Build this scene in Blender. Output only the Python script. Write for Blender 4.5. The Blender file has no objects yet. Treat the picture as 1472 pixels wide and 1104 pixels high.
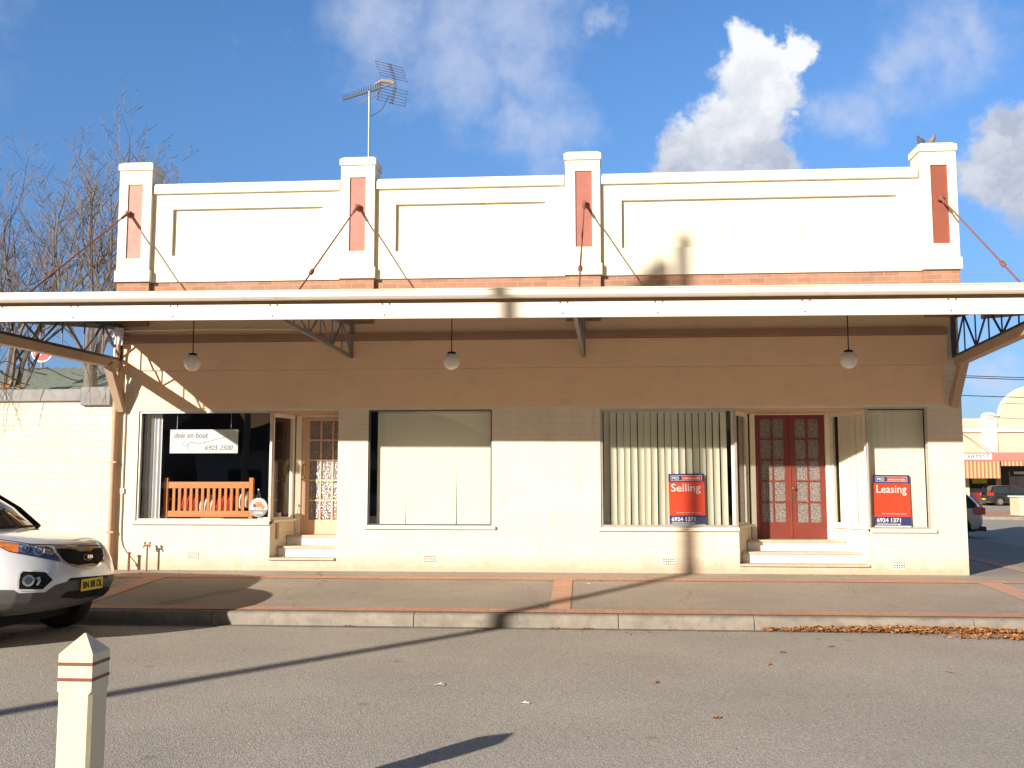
import bpy, bmesh, math, random
from mathutils import Vector, Matrix, noise
from mathutils.bvhtree import BVHTree
random.seed(7)
R = math.radians
scene = bpy.context.scene
COL = scene.collection

# ------------------------------------------------------------------ materials
def add_streaks(m, col, amt, scale=(5., 5., .45), lo=.56, hi=.74, base_z=None, base_amt=.5):
    """old rain streaks (and splash-back grime near the ground) mixed over whatever colour the material already has"""
    nt = m.node_tree; b = [n for n in nt.nodes if n.type == 'BSDF_PRINCIPLED'][0]
    src = b.inputs['Base Color'].links[0].from_socket
    tc = nd(nt, 'ShaderNodeTexCoord'); mp = nd(nt, 'ShaderNodeMapping'); mp.inputs['Scale'].default_value = scale
    nt.links.new(tc.outputs['Object'], mp.inputs[0])
    n = nd(nt, 'ShaderNodeTexNoise', Scale=1.6, Detail=9., Roughness=.68); nt.links.new(mp.outputs[0], n.inputs['Vector'])
    r_ = nd(nt, 'ShaderNodeMapRange'); r_.inputs['From Min'].default_value = lo; r_.inputs['From Max'].default_value = hi; r_.inputs['To Max'].default_value = amt
    nt.links.new(n.outputs['Fac'], r_.inputs['Value']); fac = r_.outputs[0]
    if base_z is not None:
        sp = nd(nt, 'ShaderNodeSeparateXYZ'); nt.links.new(tc.outputs['Object'], sp.inputs[0])
        n2 = nd(nt, 'ShaderNodeTexNoise', Scale=4.5, Detail=9., Roughness=.75); nt.links.new(tc.outputs['Object'], n2.inputs['Vector'])
        q = nd(nt, 'ShaderNodeMath', operation='MULTIPLY_ADD'); q.inputs[1].default_value = -.55; nt.links.new(n2.outputs['Fac'], q.inputs[0]); nt.links.new(sp.outputs['Z'], q.inputs[2])
        g = nd(nt, 'ShaderNodeMapRange'); g.inputs['From Min'].default_value = base_z-.30; g.inputs['From Max'].default_value = base_z-.05; g.inputs['To Min'].default_value = base_amt; g.inputs['To Max'].default_value = 0
        nt.links.new(q.outputs[0], g.inputs['Value'])
        mx = nd(nt, 'ShaderNodeMath', operation='MAXIMUM'); nt.links.new(fac, mx.inputs[0]); nt.links.new(g.outputs[0], mx.inputs[1]); fac = mx.outputs[0]
    mm = nd(nt, 'ShaderNodeMix', data_type='RGBA'); mm.inputs['B'].default_value = (col[0], col[1], col[2], 1)
    nt.links.new(fac, mm.inputs['Factor']); nt.links.new(src, mm.inputs['A']); nt.links.new(mm.outputs['Result'], b.inputs['Base Color'])
def new_mat(name):
    m = bpy.data.materials.new(name); m.use_nodes = True
    nt = m.node_tree; nt.nodes.clear()
    out = nt.nodes.new('ShaderNodeOutputMaterial')
    b = nt.nodes.new('ShaderNodeBsdfPrincipled')
    nt.links.new(b.outputs[0], out.inputs[0])
    return m, nt, b, out
def nd(nt, t, **k):
    n = nt.nodes.new(t)
    for a, v in k.items():
        if a in n.inputs: n.inputs[a].default_value = v
        else: setattr(n, a, v)
    return n
def c4(c): return (c[0], c[1], c[2], 1)
def pmat(name, col, rough=.6, var=.12, scale=3., metal=0., bump=0., bscale=60., coat=0., spec=.5, dirt=None, dirt_amt=.3, coords='Object'):
    """painted / plain surface: colour broken up by two noises, optional bump and dirt stains"""
    m, nt, b, out = new_mat(name)
    tc = nd(nt, 'ShaderNodeTexCoord')
    n1 = nd(nt, 'ShaderNodeTexNoise', Scale=scale, Detail=8., Roughness=.6)
    nt.links.new(tc.outputs[coords], n1.inputs['Vector'])
    mr = nd(nt, 'ShaderNodeMapRange'); mr.inputs['To Min'].default_value = 1-var; mr.inputs['To Max'].default_value = 1+var
    mr.inputs['From Min'].default_value = .3; mr.inputs['From Max'].default_value = .7
    nt.links.new(n1.outputs['Fac'], mr.inputs['Value'])
    mx = nd(nt, 'ShaderNodeVectorMath', operation='SCALE'); mx.inputs[0].default_value = col[:3]
    nt.links.new(mr.outputs[0], mx.inputs['Scale'])
    last = mx.outputs[0]
    if dirt:
        n2 = nd(nt, 'ShaderNodeTexNoise', Scale=scale*2.3, Detail=10., Roughness=.7)
        nt.links.new(tc.outputs[coords], n2.inputs['Vector'])
        r2 = nd(nt, 'ShaderNodeMapRange'); r2.inputs['From Min'].default_value = .52; r2.inputs['From Max'].default_value = .75
        r2.inputs['To Max'].default_value = dirt_amt
        nt.links.new(n2.outputs['Fac'], r2.inputs['Value'])
        mm = nd(nt, 'ShaderNodeMix', data_type='RGBA'); mm.inputs['B'].default_value = c4(dirt)
        nt.links.new(r2.outputs[0], mm.inputs['Factor']); nt.links.new(last, mm.inputs['A']); last = mm.outputs['Result']
    nt.links.new(last, b.inputs['Base Color'])
    b.inputs['Roughness'].default_value = rough; b.inputs['Metallic'].default_value = metal
    b.inputs['Coat Weight'].default_value = coat; b.inputs['Specular IOR Level'].default_value = spec
    if bump:
        n3 = nd(nt, 'ShaderNodeTexNoise', Scale=bscale, Detail=6.)
        nt.links.new(tc.outputs[coords], n3.inputs['Vector'])
        bp = nd(nt, 'ShaderNodeBump', Strength=bump, Distance=.01)
        nt.links.new(n3.outputs['Fac'], bp.inputs['Height']); nt.links.new(bp.outputs[0], b.inputs['Normal'])
    return m
def brick_mat(name, c1, c2, mortar, bw=.24, bh=.086, ms=.008, bump=.5, plane='xz', rough=.85, stain=None, stain_amt=.0, bdist=.01, sq=1):
    m, nt, b, out = new_mat(name)
    tc = nd(nt, 'ShaderNodeTexCoord'); sp = nd(nt, 'ShaderNodeSeparateXYZ'); cb = nd(nt, 'ShaderNodeCombineXYZ')
    nt.links.new(tc.outputs['Object'], sp.inputs[0])
    a, c = {'xz': ('X', 'Z'), 'yz': ('Y', 'Z'), 'xy': ('X', 'Y'), 'yx': ('Y', 'X')}[plane]
    nt.links.new(sp.outputs[a], cb.inputs['X']); nt.links.new(sp.outputs[c], cb.inputs['Y'])
    br = nd(nt, 'ShaderNodeTexBrick'); br.inputs['Scale'].default_value = 1.
    br.inputs['Brick Width'].default_value = bw; br.inputs['Row Height'].default_value = bh
    br.inputs['Mortar Size'].default_value = ms; br.inputs['Mortar Smooth'].default_value = .3
    br.inputs['Color1'].default_value = c4(c1); br.inputs['Color2'].default_value = c4(c2); br.inputs['Mortar'].default_value = c4(mortar)
    if sq == 0: br.offset = 0
    nz = nd(nt, 'ShaderNodeTexNoise', Scale=5., Detail=4.)
    nt.links.new(cb.outputs[0], nz.inputs['Vector'])
    dv = nd(nt, 'ShaderNodeVectorMath', operation='MULTIPLY_ADD'); dv.inputs[1].default_value = (.02, .016, 0)
    nt.links.new(nz.outputs['Color'], dv.inputs[0]); nt.links.new(cb.outputs[0], dv.inputs[2])
    nt.links.new(dv.outputs[0], br.inputs['Vector'])
    n1 = nd(nt, 'ShaderNodeTexNoise', Scale=2.2, Detail=9., Roughness=.65); nt.links.new(tc.outputs['Object'], n1.inputs['Vector'])
    mr = nd(nt, 'ShaderNodeMapRange'); mr.inputs['From Min'].default_value = .3; mr.inputs['From Max'].default_value = .7
    mr.inputs['To Min'].default_value = .9; mr.inputs['To Max'].default_value = 1.06
    nt.links.new(n1.outputs['Fac'], mr.inputs['Value'])
    mx = nd(nt, 'ShaderNodeVectorMath', operation='SCALE'); nt.links.new(br.outputs['Color'], mx.inputs[0]); nt.links.new(mr.outputs[0], mx.inputs['Scale'])
    last = mx.outputs[0]
    if stain:
        n2 = nd(nt, 'ShaderNodeTexNoise', Scale=1.4, Detail=12., Roughness=.75); nt.links.new(tc.outputs['Object'], n2.inputs['Vector'])
        r2 = nd(nt, 'ShaderNodeMapRange'); r2.inputs['From Min'].default_value = .5; r2.inputs['From Max'].default_value = .8; r2.inputs['To Max'].default_value = stain_amt
        nt.links.new(n2.outputs['Fac'], r2.inputs['Value'])
        mm = nd(nt, 'ShaderNodeMix', data_type='RGBA'); mm.inputs['B'].default_value = c4(stain)
        nt.links.new(r2.outputs[0], mm.inputs['Factor']); nt.links.new(last, mm.inputs['A']); last = mm.outputs['Result']
    nt.links.new(last, b.inputs['Base Color']); b.inputs['Roughness'].default_value = rough
    iv = nd(nt, 'ShaderNodeMath', operation='SUBTRACT'); iv.inputs[0].default_value = 1.
    nt.links.new(br.outputs['Fac'], iv.inputs[1])
    # brick relief comes and goes across thickly painted walls
    nb = nd(nt, 'ShaderNodeTexNoise', Scale=1.1, Detail=5.); nt.links.new(tc.outputs['Object'], nb.inputs['Vector'])
    rb = nd(nt, 'ShaderNodeMapRange'); rb.inputs['From Min'].default_value = .4; rb.inputs['From Max'].default_value = .62; rb.inputs['To Min'].default_value = .25
    nt.links.new(nb.outputs['Fac'], rb.inputs['Value'])
    mu = nd(nt, 'ShaderNodeMath', operation='MULTIPLY'); nt.links.new(iv.outputs[0], mu.inputs[0]); nt.links.new(rb.outputs[0], mu.inputs[1])
    nf = nd(nt, 'ShaderNodeTexNoise', Scale=45., Detail=5.); nt.links.new(tc.outputs['Object'], nf.inputs['Vector'])
    ma = nd(nt, 'ShaderNodeMath', operation='MULTIPLY_ADD'); ma.inputs[1].default_value = .25
    nt.links.new(nf.outputs['Fac'], ma.inputs[0]); nt.links.new(mu.outputs[0], ma.inputs[2])
    bp = nd(nt, 'ShaderNodeBump', Strength=bump, Distance=bdist)
    nt.links.new(ma.outputs[0], bp.inputs['Height']); nt.links.new(bp.outputs[0], b.inputs['Normal'])
    return m
def asphalt_mat(name, base, speck, dark, sc=1., rough=.85, patch=.12, cracks=False):
    m, nt, b, out = new_mat(name)
    tc = nd(nt, 'ShaderNodeTexCoord')
    vo = nd(nt, 'ShaderNodeTexVoronoi', Scale=85.*sc); nt.links.new(tc.outputs['Object'], vo.inputs['Vector'])
    big = nd(nt, 'ShaderNodeTexNoise', Scale=.45, Detail=8., Roughness=.6); nt.links.new(tc.outputs['Object'], big.inputs['Vector'])
    mid = nd(nt, 'ShaderNodeTexNoise', Scale=38.*sc, Detail=7., Roughness=.75); nt.links.new(tc.outputs['Object'], mid.inputs['Vector'])
    sc1 = nd(nt, 'ShaderNodeSeparateColor'); nt.links.new(vo.outputs['Color'], sc1.inputs[0])
    cr = nd(nt, 'ShaderNodeValToRGB'); e = cr.color_ramp.elements
    e[0].position = 0.; e[0].color = c4(dark); e[1].position = 1.; e[1].color = c4(speck)
    x = cr.color_ramp.elements.new(.3); x.color = c4(base); x = cr.color_ramp.elements.new(.82); x.color = c4([q*1.12 for q in base])
    nt.links.new(sc1.outputs[0], cr.inputs[0])
    mr = nd(nt, 'ShaderNodeMapRange'); mr.inputs['From Min'].default_value = .3; mr.inputs['From Max'].default_value = .7
    mr.inputs['To Min'].default_value = 1-patch; mr.inputs['To Max'].default_value = 1+patch
    nt.links.new(big.outputs['Fac'], mr.inputs['Value'])
    mr2 = nd(nt, 'ShaderNodeMapRange'); mr2.inputs['From Min'].default_value = .3; mr2.inputs['From Max'].default_value = .7
    mr2.inputs['To Min'].default_value = .72; mr2.inputs['To Max'].default_value = 1.28
    nt.links.new(mid.outputs['Fac'], mr2.inputs['Value'])
    mu = nd(nt, 'ShaderNodeMath', operation='MULTIPLY'); nt.links.new(mr.outputs[0], mu.inputs[0]); nt.links.new(mr2.outputs[0], mu.inputs[1])
    mx = nd(nt, 'ShaderNodeVectorMath', operation='SCALE'); nt.links.new(cr.outputs[0], mx.inputs[0]); nt.links.new(mu.outputs[0], mx.inputs['Scale'])
    last = mx.outputs[0]
    # darker worn/oily patches
    st = nd(nt, 'ShaderNodeTexNoise', Scale=1.6, Detail=6., Roughness=.7); 
    mp = nd(nt, 'ShaderNodeMapping'); mp.inputs['Scale'].default_value = (.35, 1.6, 1); nt.links.new(tc.outputs['Object'], mp.inputs[0]); nt.links.new(mp.outputs[0], st.inputs['Vector'])
    r2 = nd(nt, 'ShaderNodeMapRange'); r2.inputs['From Min'].default_value = .6; r2.inputs['From Max'].default_value = .74; r2.inputs['To Max'].default_value = .3
    nt.links.new(st.outputs['Fac'], r2.inputs['Value'])
    mm = nd(nt, 'ShaderNodeMix', data_type='RGBA'); mm.inputs['B'].default_value = c4([q*.55 for q in base])
    nt.links.new(r2.outputs[0], mm.inputs['Factor']); nt.links.new(last, mm.inputs['A']); last = mm.outputs['Result']
    lp = nd(nt, 'ShaderNodeTexNoise', Scale=.9, Detail=10., Roughness=.72); mq = nd(nt, 'ShaderNodeMapping'); mq.inputs['Scale'].default_value = (.5, 1.1, 1); mq.inputs['Location'].default_value = (3.1, 7.7, 0)
    nt.links.new(tc.outputs['Object'], mq.inputs[0]); nt.links.new(mq.outputs[0], lp.inputs['Vector'])
    r4 = nd(nt, 'ShaderNodeMapRange'); r4.inputs['From Min'].default_value = .5; r4.inputs['From Max'].default_value = .72; r4.inputs['To Max'].default_value = .4
    nt.links.new(lp.outputs['Fac'], r4.inputs['Value'])
    m4 = nd(nt, 'ShaderNodeMix', data_type='RGBA'); m4.inputs['B'].default_value = c4([q*1.3 for q in base])
    nt.links.new(r4.outputs[0], m4.inputs['Factor']); nt.links.new(last, m4.inputs['A']); last = m4.outputs['Result']
    vs9 = nd(nt, 'ShaderNodeTexVoronoi', Scale=1.15); nt.links.new(tc.outputs['Object'], vs9.inputs['Vector'])
    r5 = nd(nt, 'ShaderNodeMapRange'); r5.inputs['From Min'].default_value = .03; r5.inputs['From Max'].default_value = .07; r5.inputs['To Min'].default_value = .45; r5.inputs['To Max'].default_value = 0
    nt.links.new(vs9.outputs['Distance'], r5.inputs['Value'])
    m5 = nd(nt, 'ShaderNodeMix', data_type='RGBA'); m5.inputs['B'].default_value = c4([q*.4 for q in base])
    nt.links.new(r5.outputs[0], m5.inputs['Factor']); nt.links.new(last, m5.inputs['A']); last = m5.outputs['Result']
    if cracks:
        vc = nd(nt, 'ShaderNodeTexVoronoi', feature='DISTANCE_TO_EDGE', Scale=.42)
        ds = nd(nt, 'ShaderNodeVectorMath', operation='MULTIPLY_ADD'); ds.inputs[1].default_value = (.5, .5, 0)
        nt.links.new(mid.outputs['Color'], ds.inputs[0]); nt.links.new(tc.outputs['Object'], ds.inputs[2])
        n9 = nd(nt, 'ShaderNodeTexNoise', Scale=2.5, Detail=6.); nt.links.new(tc.outputs['Object'], n9.inputs['Vector']); nt.links.new(n9.outputs['Color'], ds.inputs[0])
        nt.links.new(ds.outputs[0], vc.inputs['Vector'])
        lt = nd(nt, 'ShaderNodeMapRange'); lt.inputs['From Min'].default_value = .0015; lt.inputs['From Max'].default_value = .004; lt.inputs['To Min'].default_value = .45; lt.inputs['To Max'].default_value = 0
        nt.links.new(vc.outputs['Distance'], lt.inputs['Value'])
        mk = nd(nt, 'ShaderNodeMix', data_type='RGBA'); mk.inputs['B'].default_value = c4([q*.35 for q in base])
        nt.links.new(lt.outputs[0], mk.inputs['Factor']); nt.links.new(last, mk.inputs['A']); last = mk.outputs['Result']
    nt.links.new(last, b.inputs['Base Color']); b.inputs['Roughness'].default_value = rough; b.inputs['Specular IOR Level'].default_value = .3
    bp = nd(nt, 'ShaderNodeBump', Strength=.6, Distance=.006)
    nt.links.new(vo.outputs['Distance'], bp.inputs['Height']); nt.links.new(bp.outputs[0], b.inputs['Normal'])
    return m
def glass_mat(name, tint=(.985, .99, .985), ior=1.5, film=.0):
    m, nt, b, out = new_mat(name); nt.nodes.remove(b)
    tr = nd(nt, 'ShaderNodeBsdfTransparent', Color=c4(tint)); gl = nd(nt, 'ShaderNodeBsdfGlossy', Roughness=.004)
    fw = nd(nt, 'ShaderNodeLayerWeight', Blend=.5); lw = nd(nt, 'ShaderNodeMath', operation='POWER'); lw.inputs[1].default_value = 4.; nt.links.new(fw.outputs['Facing'], lw.inputs[0]); mi = nd(nt, 'ShaderNodeMixShader')
    ad = nd(nt, 'ShaderNodeMath', operation='MULTIPLY_ADD'); ad.inputs[1].default_value = .9; ad.inputs[2].default_value = .065+film
    tc = nd(nt, 'ShaderNodeTexCoord'); n = nd(nt, 'ShaderNodeTexNoise', Scale=.9, Detail=1.); nt.links.new(tc.outputs['Object'], n.inputs['Vector'])
    bp = nd(nt, 'ShaderNodeBump', Strength=.12, Distance=.02); nt.links.new(n.outputs['Fac'], bp.inputs['Height']); nt.links.new(bp.outputs[0], gl.inputs['Normal'])
    nt.links.new(lw.outputs[0], ad.inputs[0]); nt.links.new(ad.outputs[0], mi.inputs[0]); nt.links.new(tr.outputs[0], mi.inputs[1]); nt.links.new(gl.outputs[0], mi.inputs[2])
    nt.links.new(mi.outputs[0], out.inputs[0])
    return m
def hammered_mat(name, col):
    m, nt, b, out = new_mat(name)
    tc = nd(nt, 'ShaderNodeTexCoord')
    vo = nd(nt, 'ShaderNodeTexVoronoi', Scale=45., Randomness=1.); nt.links.new(tc.outputs['Object'], vo.inputs['Vector'])
    nz = nd(nt, 'ShaderNodeTexNoise', Scale=75., Detail=3., Roughness=.7); nt.links.new(tc.outputs['Object'], nz.inputs['Vector'])
    cr = nd(nt, 'ShaderNodeValToRGB'); e = cr.color_ramp.elements
    e[0].position = .42; e[0].color = c4([q*.5 for q in col]); e[1].position = .60; e[1].color = c4([min(1, q*2.2) for q in col])
    nt.links.new(nz.outputs['Fac'], cr.inputs[0]); nt.links.new(cr.outputs[0], b.inputs['Base Color'])
    b.inputs['Roughness'].default_value = .12
    bp = nd(nt, 'ShaderNodeBump', Strength=.55, Distance=.012); nt.links.new(vo.outputs['Distance'], bp.inputs['Height']); nt.links.new(bp.outputs[0], b.inputs['Normal'])
    return m
def stripe_mat(name, ca, cb_, scale, axis='X'):
    m, nt, b, out = new_mat(name)
    tc = nd(nt, 'ShaderNodeTexCoord'); sp = nd(nt, 'ShaderNodeSeparateXYZ'); nt.links.new(tc.outputs['Object'], sp.inputs[0])
    mu = nd(nt, 'ShaderNodeMath', operation='MULTIPLY'); mu.inputs[1].default_value = scale; nt.links.new(sp.outputs[axis], mu.inputs[0])
    fr = nd(nt, 'ShaderNodeMath', operation='FRACT'); nt.links.new(mu.outputs[0], fr.inputs[0])
    gt = nd(nt, 'ShaderNodeMath', operation='GREATER_THAN'); gt.inputs[1].default_value = .5; nt.links.new(fr.outputs[0], gt.inputs[0])
    mm = nd(nt, 'ShaderNodeMix', data_type='RGBA'); mm.inputs['A'].default_value = c4(ca); mm.inputs['B'].default_value = c4(cb_)
    nt.links.new(gt.outputs[0], mm.inputs['Factor']); nt.links.new(mm.outputs['Result'], b.inputs['Base Color']); b.inputs['Roughness'].default_value = .8
    return m
def wood_mat(name, c1, c2, axis='x', rough=.5):
    m, nt, b, out = new_mat(name)
    tc = nd(nt, 'ShaderNodeTexCoord'); mp = nd(nt, 'ShaderNodeMapping')
    mp.inputs['Scale'].default_value = (2, 20, 20) if axis == 'x' else (20, 20, 2)
    nt.links.new(tc.outputs['Object'], mp.inputs[0])
    n = nd(nt, 'ShaderNodeTexNoise', Scale=1.5, Detail=6.); nt.links.new(mp.outputs[0], n.inputs['Vector'])
    mm = nd(nt, 'ShaderNodeMix', data_type='RGBA'); mm.inputs['A'].default_value = c4(c1); mm.inputs['B'].default_value = c4(c2)
    nt.links.new(n.outputs['Fac'], mm.inputs['Factor']); nt.links.new(mm.outputs['Result'], b.inputs['Base Color']); b.inputs['Roughness'].default_value = rough
    return m
CREAM = (.80, .695, .535)
M = {}
M['cream'] = brick_mat('cream_painted_brick', CREAM, (.81, .705, .545), (.76, .65, .49), bump=.35, rough=.6, stain=(.62, .48, .34), stain_amt=.22, bdist=.006)
M['render'] = pmat('cream_render', (.82, .74, .575), .55, var=.03, scale=1.5, bump=.12, bscale=35, dirt=(.62, .5, .38), dirt_amt=.15)
M['band'] = pmat('cream_lintel_shade_tint', (.88, .60, .37), .4, var=.04, scale=1.2, bump=.1, bscale=12, dirt=(.6, .45, .32), dirt_amt=.15)  # orange cast of the awning shade put into the cream wall colour
M['trim'] = pmat('cream_gloss_trim', (.86, .78, .62), .4, var=.03, scale=4, dirt=(.5, .36, .24), dirt_amt=.3)
M['fascia'] = pmat('fascia_paint', (.86, .79, .66), .4, var=.03, scale=2., bump=.15, bscale=3., dirt=(.6, .48, .36), dirt_amt=.2)
M['sidewall'] = brick_mat('cream_brick_wall', (.74, .685, .53), (.76, .70, .545), (.66, .60, .45), bump=.7, rough=.7, stain=(.5, .42, .3), stain_amt=.25, bdist=.012)
M['brick'] = brick_mat('red_brick', (.43, .225, .145), (.35, .175, .11), (.43, .285, .195), bw=.24, bh=.086, ms=.009, bump=.6, rough=.9, stain=(.25, .12, .09), stain_amt=.5)
M['pink'] = pmat('faded_pink_panel', (.50, .26, .21), .7, var=.12, scale=5, dirt=(.75, .55, .45), dirt_amt=.25)
M['redp'] = pmat('red_brown_panel', (.29, .082, .05), .6, var=.08, scale=5)
M['redm'] = pmat('dull_red_panel', (.38, .135, .10), .65, var=.1, scale=5, dirt=(.5, .3, .24), dirt_amt=.25)
M['pinkm'] = pmat('dusty_pink_panel', (.44, .19, .145), .65, var=.1, scale=5, dirt=(.55, .36, .3), dirt_amt=.25)
M['brownb'] = pmat('brown_beam_paint', (.33, .19, .12), .6, var=.12, scale=3)
M['steel'] = pmat('grey_painted_steel', (.22, .21, .20), .5, var=.15, scale=8, dirt=(.2, .1, .06), dirt_amt=.5)
M['bluesteel'] = pmat('dark_blue_steel', (.05, .06, .09), .5, var=.15, scale=8)
M['rust'] = pmat('rusty_rod', (.24, .09, .06), .7, var=.25, scale=20)
M['tan'] = pmat('tan_timber_paint', (.46, .33, .22), .6, var=.1, scale=3)
M['pipe'] = pmat('tan_pipe_tone', (.55, .32, .2), .5, var=.08, scale=6)  # even tan tone for the downpipe
M['alu'] = pmat('aluminium_frame', (.55, .52, .46), .35, var=.08, scale=8, metal=.5)
M['dframe'] = pmat('dark_window_frame', (.12, .11, .10), .4, var=.1, scale=8)
M['glass'] = glass_mat('shop_glass')
M['white'] = pmat('white_paint', (.86, .86, .88), .4, var=.02, scale=4, dirt=(.6, .55, .5), dirt_amt=.15)
M['doorred'] = pmat('dark_red_door_paint', (.19, .036, .022), .45, var=.1, scale=4, dirt=(.32, .085, .055), dirt_amt=.3)
M['doortan'] = pmat('peach_door_paint', (.66, .43, .29), .45, var=.05, scale=4)
M['ham'] = hammered_mat('hammered_glass', (.17, .145, .13))
M['brass'] = pmat('brass', (.7, .5, .2), .25, var=.1, metal=1.)
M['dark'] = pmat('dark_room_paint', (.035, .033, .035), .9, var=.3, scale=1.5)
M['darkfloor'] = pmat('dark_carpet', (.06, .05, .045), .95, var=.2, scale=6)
M['blind'] = pmat('cream_blind_cloth', (.88, .86, .68), .8, var=.03, scale=2, bump=.1, bscale=200)
M['greyblind'] = pmat('white_curtain', (.75, .76, .76), .8, var=.05, scale=2)
M['globe'] = pmat('opal_glass', (.80, .74, .66), .3, var=.08, scale=6, coat=.5)
M['black'] = pmat('black_plastic', (.008, .008, .009), .6, var=.1, scale=8, spec=.2)
M['galv'] = pmat('galvanised_steel', (.42, .43, .43), .4, var=.12, scale=10, metal=.7)
M['lead'] = pmat('grey_metal_flashing', (.22, .215, .205), .6, var=.25, scale=5, metal=.0, bump=.3, bscale=14, dirt=(.2, .2, .2), dirt_amt=.5)
M['greenroof'] = pmat('pale_green_roof_sheet', (.30, .34, .26), .7, var=.15, scale=4, dirt=(.2, .2, .16), dirt_amt=.6)
M['road'] = asphalt_mat('road_asphalt', (.41, .362, .298), (.58, .515, .42), (.31, .273, .223), 1., patch=.10, cracks=False)
M['path'] = asphalt_mat('path_asphalt', (.37, .31, .245), (.48, .41, .33), (.26, .215, .175), 1.6, patch=.16, cracks=True)
M['paver'] = brick_mat('clay_pavers', (.60, .31, .18), (.54, .26, .15), (.38, .23, .15), bw=.115, bh=.23, ms=.006, bump=.4, plane='xy', rough=.85, sq=0, stain=(.42, .28, .2), stain_amt=.5)
M['paver2'] = brick_mat('clay_pavers_cross', (.62, .36, .24), (.57, .31, .20), (.54, .31, .2), bw=.115, bh=.23, ms=.003, bump=.3, plane='yx', rough=.85, stain=(.42, .3, .22), stain_amt=.5)
M['conc'] = pmat('weathered_concrete', (.27, .238, .19), .9, var=.22, scale=4, bump=.5, bscale=40, dirt=(.13, .12, .11), dirt_amt=.75)
M['line'] = pmat('worn_line_paint', (.6, .6, .58), .8, var=.15, scale=10, dirt=(.2, .2, .2), dirt_amt=.5)
M['bark'] = pmat('pale_grey_bark', (.17, .14, .115), .85, var=.35, scale=6, bump=.5, bscale=30, dirt=(.09, .065, .05), dirt_amt=.6)
M['leaf'] = pmat('dry_orange_leaf', (.42, .16, .05), .7, var=.45, scale=9, dirt=(.22, .08, .03), dirt_amt=.7)
M['leaf2'] = pmat('dry_tan_leaf', (.5, .28, .12), .7, var=.3, scale=9)
M['bench'] = wood_mat('orange_varnished_timber', (.56, .21, .055), (.66, .27, .085), 'x', .4)
M['bench_v'] = wood_mat('orange_varnished_slats', (.55, .20, .05), (.66, .27, .085), 'z', .4)
M['cush'] = pmat('red_cushion_cloth', (.55, .03, .03), .8, var=.3, scale=7)
M['cushw'] = pmat('white_cushion_cloth', (.75, .72, .68), .8, var=.1, scale=7)
M['signwhite'] = pmat('white_acrylic', (.80, .80, .78), .3, var=.01)
M['ink'] = pmat('grey_ink', (.10, .10, .10), .5, var=.05)
M['signred'] = pmat('orange_red_print', (.80, .07, .02), .4, var=.03)
M['signblue'] = pmat('navy_print', (.03, .035, .16), .4, var=.03)
M['signpale'] = pmat('pale_red_print', (.80, .13, .075), .4, var=.03)
M['tyre'] = pmat('tyre_rubber', (.02, .02, .02), .85, var=.2, scale=20)
M['rim'] = pmat('alloy_rim', (.55, .55, .56), .3, metal=.8, var=.05)
M['clad'] = pmat('grey_bumper_plastic', (.085, .082, .078), .6, var=.1, scale=20)
M['chrome'] = pmat('chrome', (.8, .78, .75), .12, metal=1., var=.03)
M['lampglass'] = pmat('headlight_lens', (.045, .055, .09), .08, var=.4, scale=10, coat=1.)
M['amber'] = pmat('amber_lens', (.80, .20, .02), .15, var=.3, scale=15, coat=1.)
M['lampclear'] = pmat('lamp_reflector', (.7, .72, .76), .1, metal=.9, var=.2, scale=30)
M['redlens'] = pmat('red_lens', (.6, .02, .015), .15, var=.2, coat=1.)
M['plate'] = pmat('yellow_plate', (.80, .58, .03), .5, var=.03)
M['carglass'] = pmat('tinted_car_glass', (.03, .04, .04), .05, var=.1, coat=1.)
M['whitecar'] = pmat('pearl_white_paint', (.70, .71, .76), .22, var=.02, coat=1.)
M['silvercar'] = pmat('white_car_paint', (.76, .77, .80), .25, var=.02, coat=1., metal=.1)
M['blackcar'] = pmat('black_car_paint', (.02, .022, .03), .2, var=.05, coat=1.)
M['bollard'] = pmat('cream_bollard_paint', (.76, .66, .45), .55, var=.03, scale=6, bump=.15, bscale=30, dirt=(.55, .45, .3), dirt_amt=.2)
M['maroon'] = pmat('maroon_band', (.20, .045, .035), .5, var=.1)
M['chem'] = pmat('pale_yellow_render', (.72, .60, .40), .7, var=.06, scale=1)
M['chemtrim'] = pmat('pale_cream_trim', (.80, .74, .60), .7, var=.05, scale=1)
M['coral'] = pmat('coral_fascia_paint', (.72, .20, .16), .6, var=.05)
M['canvas'] = stripe_mat('striped_canvas', (.62, .40, .22), (.36, .17, .08), 3.6)
M['shopdark'] = pmat('dark_shopfront', (.03, .025, .025), .3, var=.4, scale=1)
M['shopred'] = pmat('red_shop_tiles', (.22, .03, .025), .4, var=.2)
M['yellow'] = pmat('lime_yellow_poster', (.6, .62, .05), .5, var=.1)
M['pigeon'] = pmat('slate_grey_feather', (.09, .085, .10), .7, var=.25, scale=40)
M['pigeonl'] = pmat('mauve_grey_feather', (.22, .18, .20), .7, var=.25, scale=40)
M['wood_pole'] = wood_mat('grey_timber_pole', (.2, .16, .12), (.28, .23, .18), 'z', .9)
M['hedge'] = pmat('dark_hedge_leaf', (.05, .065, .025), .8, var=.4, scale=5)
M['opp'] = pmat('opposite_render', (.45, .38, .30), .8, var=.08)
M['opproof'] = pmat('opposite_roof', (.16, .10, .08), .8, var=.15)
M['warmcloth'] = pmat('orange_print', (.75, .28, .12), .6, var=.3, scale=40)
M['palepaper'] = pmat('pale_paper', (.82, .80, .76), .7, var=.05)

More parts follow.
